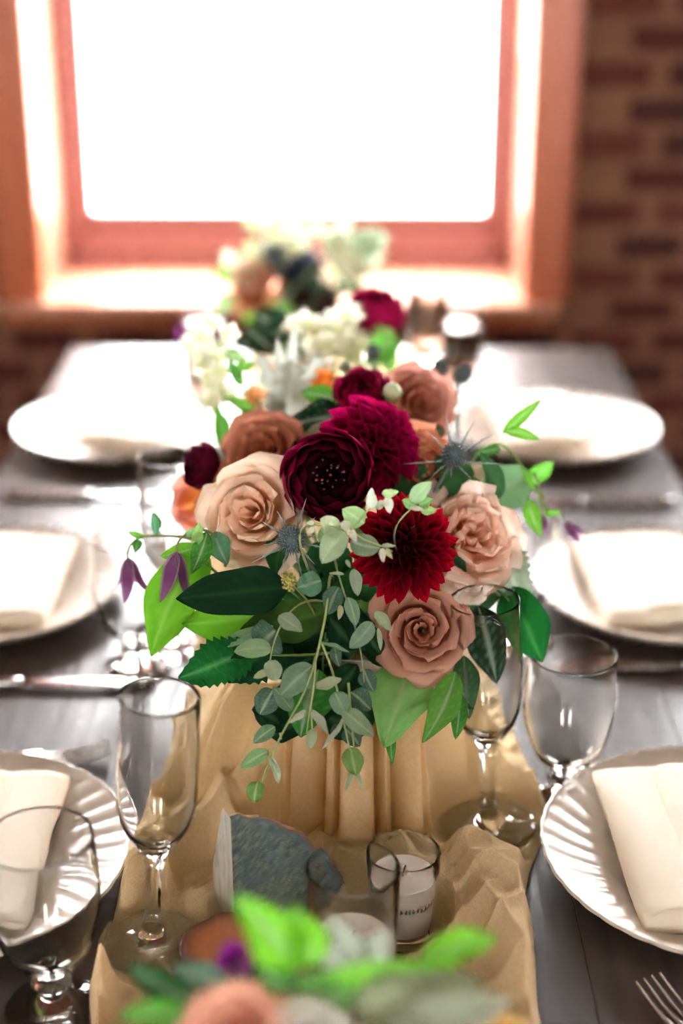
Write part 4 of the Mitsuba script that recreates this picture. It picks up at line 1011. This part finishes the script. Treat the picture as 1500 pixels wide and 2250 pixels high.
sprig('eucalyptus_sprig', 'pale green foliage sprig leaning left at the top of the farthest flowers', 'foliage sprig', [(640, 600), (590, 540), (540, 490)], 1.92,
      [((590, 500), (530, 485), 40, {}), ((600, 520), (620, 470), 36, {}), ((580, 560), (530, 540), 44, {}), ((520, 610), (468, 600), 40, dict(cols=LIME)), ((500, 640), (480, 690), 40, dict(cols=PALE))], .002, (150, 170, 150), foot=FC, cols=((170, 196, 150), (140, 170, 120)), res=(10, 7))
lv = []
for i in range(22):
    x, y, a_ = g_.uniform(520, 800), g_.uniform(610, 740), g_.uniform(0, 6.28); L = g_.uniform(30, 50)
    lv.append(((x - L * math.cos(a_), y - L * math.sin(a_)), (x + L * math.cos(a_), y + L * math.sin(a_)), g_.uniform(36, 60), dict(d=1.92 + g_.uniform(-.03, .05), roll=g_.uniform(-.6, .6), cols=[DARK, MID, ((60, 90, 70), (80, 110, 90)), LIME][i % 4])))
sprig('inner_foliage', 'mixed green foliage filling the farthest flowers', 'foliage sprig', [(660, 720), (665, 640)], 1.93, lv, .002, (70, 100, 60), foot=FC, res=(9, 7))

# --- the near arrangement at the lower edge
NC = np.array([.0, .50, TZ + .06])
vm = M(vv_, vf_); vm.fix_normals(); vm.apply_translation((NC[0], NC[1], TZ + .02))
scene[thing('flower_vase', 'small white vase under the nearest peach rose', 'vase')] = mikit.ply(vm, 'mat_china', smooth=40)
P, R = fd(515, 2262, 120, .66); bloom('garden_rose', 'blurred peach rose nearest the camera, left of the white one', P, axis(-.1, .9, .3), R, [(226, 164, 136), (238, 186, 162), (246, 206, 186)], 24, 'rose', .3, 51, foot=NC)
P, R = fd(672, 2270, 95, .66); bloom('garden_rose', 'blurred white rose nearest the camera, right of the peach one', P, axis(.1, .9, .3), R, [(230, 226, 220), (240, 238, 234), (246, 246, 244)], 24, 'rose', .8, 52, foot=NC)
P, R = fd(512, 2108, 36, .72); bloom('freesia', 'bright purple blurred bloom at the lower left of the near leaves', P, axis(-.2, .8, .4), R, [(90, 20, 110), (130, 30, 140), (160, 60, 170)], 9, 'rose', .8, 53, foot=NC, u0=.3)
P, R = fd(1110, 2262, 40, .70); bloom('freesia', 'blurred yellow bloom at the bottom right of the near leaves', P, axis(.2, .8, .4), R, [(214, 176, 90), (230, 196, 120), (240, 214, 150)], 9, 'rose', .8, 54, foot=NC, u0=.3)
NL = ((118, 190, 50), (96, 172, 36))
sprig('lemon_leaf_sprig', 'bright lime leaves rising blurred in front of the agate bookend', 'foliage sprig', [(620, 2240), (640, 2150), (620, 2080)], [.68, .68, .68],
      [((660, 2120), (520, 1968), 120, dict(d=.68, dt=.67, cols=NL)), ((690, 2120), (640, 1990), 90, dict(d=.68, cols=NL)), ((640, 2190), (560, 2110), 60, dict(d=.68, cols=MID)), ((700, 2150), (920, 2112), 46, dict(d=.68, cols=NL)), ((760, 2190), (640, 2150), 70, dict(d=.69, cols=((110, 150, 90), (90, 130, 70))))], .002, (130, 180, 70), foot=NC)
sprig('lemon_leaf_sprig', 'lime leaf tip pointing right, blurred, below the candle', 'foliage sprig', [(860, 2230), (930, 2130)], [.70, .70],
      [((930, 2112), (1092, 2056), 76, dict(d=.70, cols=NL, roll=.2)), ((960, 2130), (830, 2150), 40, dict(d=.7, cols=NL))], .002, (130, 180, 70), foot=NC)
sprig('lemon_leaf_sprig', 'dark green leaves, blurred, at the foot of the left flute', 'foliage sprig', [(480, 2220), (410, 2190)], [.72, .72],
      [((420, 2200), (280, 2118), 66, dict(d=.72, cols=((32, 86, 44), (24, 70, 36)))), ((500, 2160), (380, 2120), 66, dict(d=.74, cols=((70, 100, 80), (90, 120, 100)))), ((420, 2230), (260, 2232), 60, dict(d=.7, cols=((80, 150, 50), (70, 130, 40)))), ((620, 2190), (520, 2140), 60, dict(d=.7, cols=DARK))], .002, (70, 120, 60), foot=NC)
sprig('lambs_ear_leaf', 'large grey-green felted leaves, blurred, at the lower right edge', 'foliage sprig', [(820, 2270), (880, 2220)], [.66, .66],
      [((780, 2210), (1060, 2160), 130, dict(d=.67, dt=.68, cols=((132, 138, 110), (108, 116, 88)), blunt=.5)), ((860, 2260), (1090, 2190), 90, dict(d=.66, cols=((150, 156, 136), (130, 138, 116)), blunt=.5)), ((620, 2200), (800, 2180), 90, dict(d=.68, cols=((80, 130, 60), (70, 114, 54)))), ((1000, 2250), (1130, 2190), 50, dict(d=.67, cols=((176, 176, 160), (156, 160, 140))))], .002, (140, 150, 120), foot=NC)
sprig('dusty_miller', 'silver white leaf, blurred, in front of the tall candle glass', 'foliage sprig', [(800, 2200), (800, 2130)], [.72, .72],
      [((820, 2140), (720, 2010), 60, dict(d=.72, **DM)), ((810, 2140), (850, 2040), 70, dict(d=.72, **DM)), ((790, 2140), (690, 2080), 60, dict(d=.72, **DM))], .002, (190, 198, 186), foot=NC)

# ------------------------------------------------------------------ candles, agates
def shape_at(profile, pos, mat, n=48, smooth=40):
    v, f = lathe(profile, n); m = M(v, f)
    if m.volume < 0: m = M(v, f[:, ::-1])
    m.apply_translation(pos)
    return mikit.ply(m, mat, smooth=smooth)


def candle_glass(x, y, r0, r1, h, wax_h, label, wlabel, grp):
    z = runner_top(x, y) * .0 + max(runner_top(x + .6 * r0 * a, y + .6 * r0 * b) for a, b in ((0, 0), (1, 0), (-1, 0), (0, 1), (0, -1)))
    k = thing('candle_holder', label, 'candle holder', grp)
    w_ = .0018
    scene[k] = shape_at([(0, .0012), (r0 * .7, .0008), (r0 - .002, 0), (r0, .002), (r0 + (r1 - r0) * .5, h * .5), (r1, h - .001), (r1 - .0008, h), (r1 - w_ + .0005, h), (r1 - w_, h - .001), (r0 + (r1 - r0) * .5 - w_, h * .5), (r0 - w_, .011), (r0 - w_ - .003, .0085), (0, .008)], (x, y, z), 'mat_glass', 64, 50)
    c = thing('candle', wlabel, 'candle', None)
    ri = lambda q: r0 - w_ + .0002 + (r1 - r0) * (q / h)
    scene_wax = shape_at([(0, .0082), (ri(.012) - .0045, .0084), (ri(.013) - .0006, .0112), (ri(wax_h), wax_h), (ri(wax_h) - .0006, wax_h + .0006), (ri(wax_h) * .8, wax_h - .0006), (.004, wax_h - .0012), (0, wax_h - .001)], (x, y, z), 'mat_wax')
    part(c, 'wax', scene_wax)
    part(c, 'wick', flat(tube([(x, y, z + wax_h - .002), (x + .0006, y, z + wax_h + .004), (x + .0016, y, z + wax_h + .007)], [.0007, .0006], 6), 'mat_black', True))


candle_glass(.052, .823, .0205, .0243, .068, .049, 'small clear votive glass holding a white candle, right of the agate', 'white candle inside the small votive glass', None)
candle_glass(.019, .764, .0255, .0290, .098, .044, 'taller clear candle glass, blurred, in front of the small votive', 'white candle inside the taller candle glass', None)

# blue agate bookend: polished face, cut side, rough brown crust
k = thing('agate_bookend', 'blue-grey polished agate bookend with brown crust standing on the runner', 'agate bookend')
AX, AY = -.0595, .819
az = max(runner_top(AX + a, AY + b) for a in (.005, .02, .04) for b in (.005, .015))
H_, W_, TH = .096, .086, .036
sa = np.linspace(0, 1, 90)
arc = np.stack([.002 + (W_ - .002) * np.sin(sa * math.pi / 2) ** 1.38, H_ * np.cos(sa * math.pi / 2) ** 1.25], -1)
arc[:, 1] += .0012 * np.sin(sa * 31); arc[:, 0] += .0008 * np.sin(sa * 43)
am = tr(AX, AY, az) @ rz(math.radians(27))
inner = np.stack([np.zeros(90), np.linspace(H_ * .985, 0, 90)], -1)
tt = np.linspace(0, 1, 90)
face = inner[None] * (1 - tt)[:, None, None] + arc[None] * tt[:, None, None]
fv = np.stack([face[..., 0], np.zeros(face.shape[:2]), face[..., 1]], -1).reshape(-1, 3)
edge = np.repeat(tt, 90); pn = meshkit.fbm(np.c_[fv[:, 0] * 150 + fv[:, 2] * 150, fv[:, 2] * 420 - fv[:, 0] * 420, fv[:, 0] * 0], 4, 3)
c = grade((pn - .5) * 1.8 + .5, [(50, 60, 57), (90, 103, 98), (140, 147, 138)])
c = np.where((edge > .91)[:, None], grade(pn, [(70, 104, 108), (104, 134, 134)]), c); c = np.where((edge > .945)[:, None], lin((120, 92, 70)), c)
c = c * (1 - .18 * np.clip(meshkit.fbm(np.c_[fv[:, 0] * 40, fv[:, 2] * 40, fv[:, 0] * 0], 2, 9) * 3 - 1.4, 0, 1))[:, None] + lin((60, 100, 140)) * (.18 * np.clip(meshkit.fbm(np.c_[fv[:, 0] * 40, fv[:, 2] * 40, fv[:, 0] * 0], 2, 9) * 3 - 1.4, 0, 1))[:, None]
scene['mat_stone'] = {'type': 'twosided', 'b': {'type': 'principled', 'base_color': VC, 'roughness': 0.22, 'specular': 0.5, 'clearcoat': 0.5}}
scene['mat_rough_stone'] = {'type': 'twosided', 'b': {'type': 'principled', 'base_color': VC, 'roughness': 0.7, 'specular': 0.4}}
fm = M(fv, grid_faces(90, 90)); fm.apply_transform(am)
part(k, 'polished_face', mikit.ply(fm, 'mat_stone', smooth=True, color=c), 'blue-grey polished face')
z_ = np.linspace(0, 1, 30); y_ = np.linspace(0, 1, 10)
sv = np.array([[0, TH * (.40 + .60 * min(1, (1 - b) * 1.6)) * a, H_ * .985 * b] for b in z_ for a in y_])
sc_ = grade(meshkit.fbm(np.c_[sv[:, 1] * 400, sv[:, 2] * 40, sv[:, 0]], 3, 2), [(150, 160, 160), (196, 200, 196), (214, 216, 210)])
sm = M(sv, grid_faces(30, 10)); sm.apply_transform(am)
part(k, 'cut_side', mikit.ply(sm, 'mat_stone', smooth=True, color=sc_), 'pale banded cut side')
b_ = np.linspace(0, 1, 12)
cv_ = []
for (x, z), s_ in zip(arc, sa):
    thk = TH * (.40 + .60 * min(1, s_ * 1.6 + .02))
    for b in b_:
        sh = 1 - .22 * b ** 1.5
        cv_.append([x * sh, thk * b, z * (1 - .16 * b ** 1.5)])
cv_ = np.array(cv_); cv_ += ((meshkit.fbm(cv_ * 260, 2, 4) - .5) * .0022)[:, None] * np.tile(np.r_[0, np.ones(11)], 90)[:, None]
cm = M(cv_, grid_faces(90, 12)); cm.apply_transform(am)
part(k, 'crust', mikit.ply(cm, 'mat_rough_stone', smooth=True, color=grade(meshkit.fbm(cv_ * 300, 3, 7), [(96, 78, 66), (140, 104, 84), (176, 150, 130)])), 'rough brown crust')
# amber agate slice lying in front
k = thing('agate_slice', 'amber-brown agate slice lying at the foot of the blue agate', 'agate slice')
sx_, sy_ = -.064, .792
v, f = lathe([(0, 0), (.026, 0), (.0275, .002), (.0275, .005), (.026, .007), (.02, .0072), (.012, .0072), (0, .0072)], 40)
a_ = np.arctan2(v[:, 1], v[:, 0]); r0 = np.hypot(v[:, 0], v[:, 1]); v[:, :2] *= (1 + .07 * np.sin(2 * a_ + 1) + .04 * np.sin(5 * a_))[:, None]
c = grade(r0 / .0275 + .1 * meshkit.noise(v * 400), [(150, 84, 30), (176, 100, 34), (140, 70, 24), (60, 34, 20)])
sm = M(v, f); sm.fix_normals() if sm.volume < 0 else None
sm.apply_transform(tr(sx_, sy_, runner_top(sx_, sy_) + .010) @ trimesh.transformations.rotation_matrix(.36, [1, 0, 0]))
scene[k] = mikit.ply(sm, 'mat_stone', smooth=True, color=c)
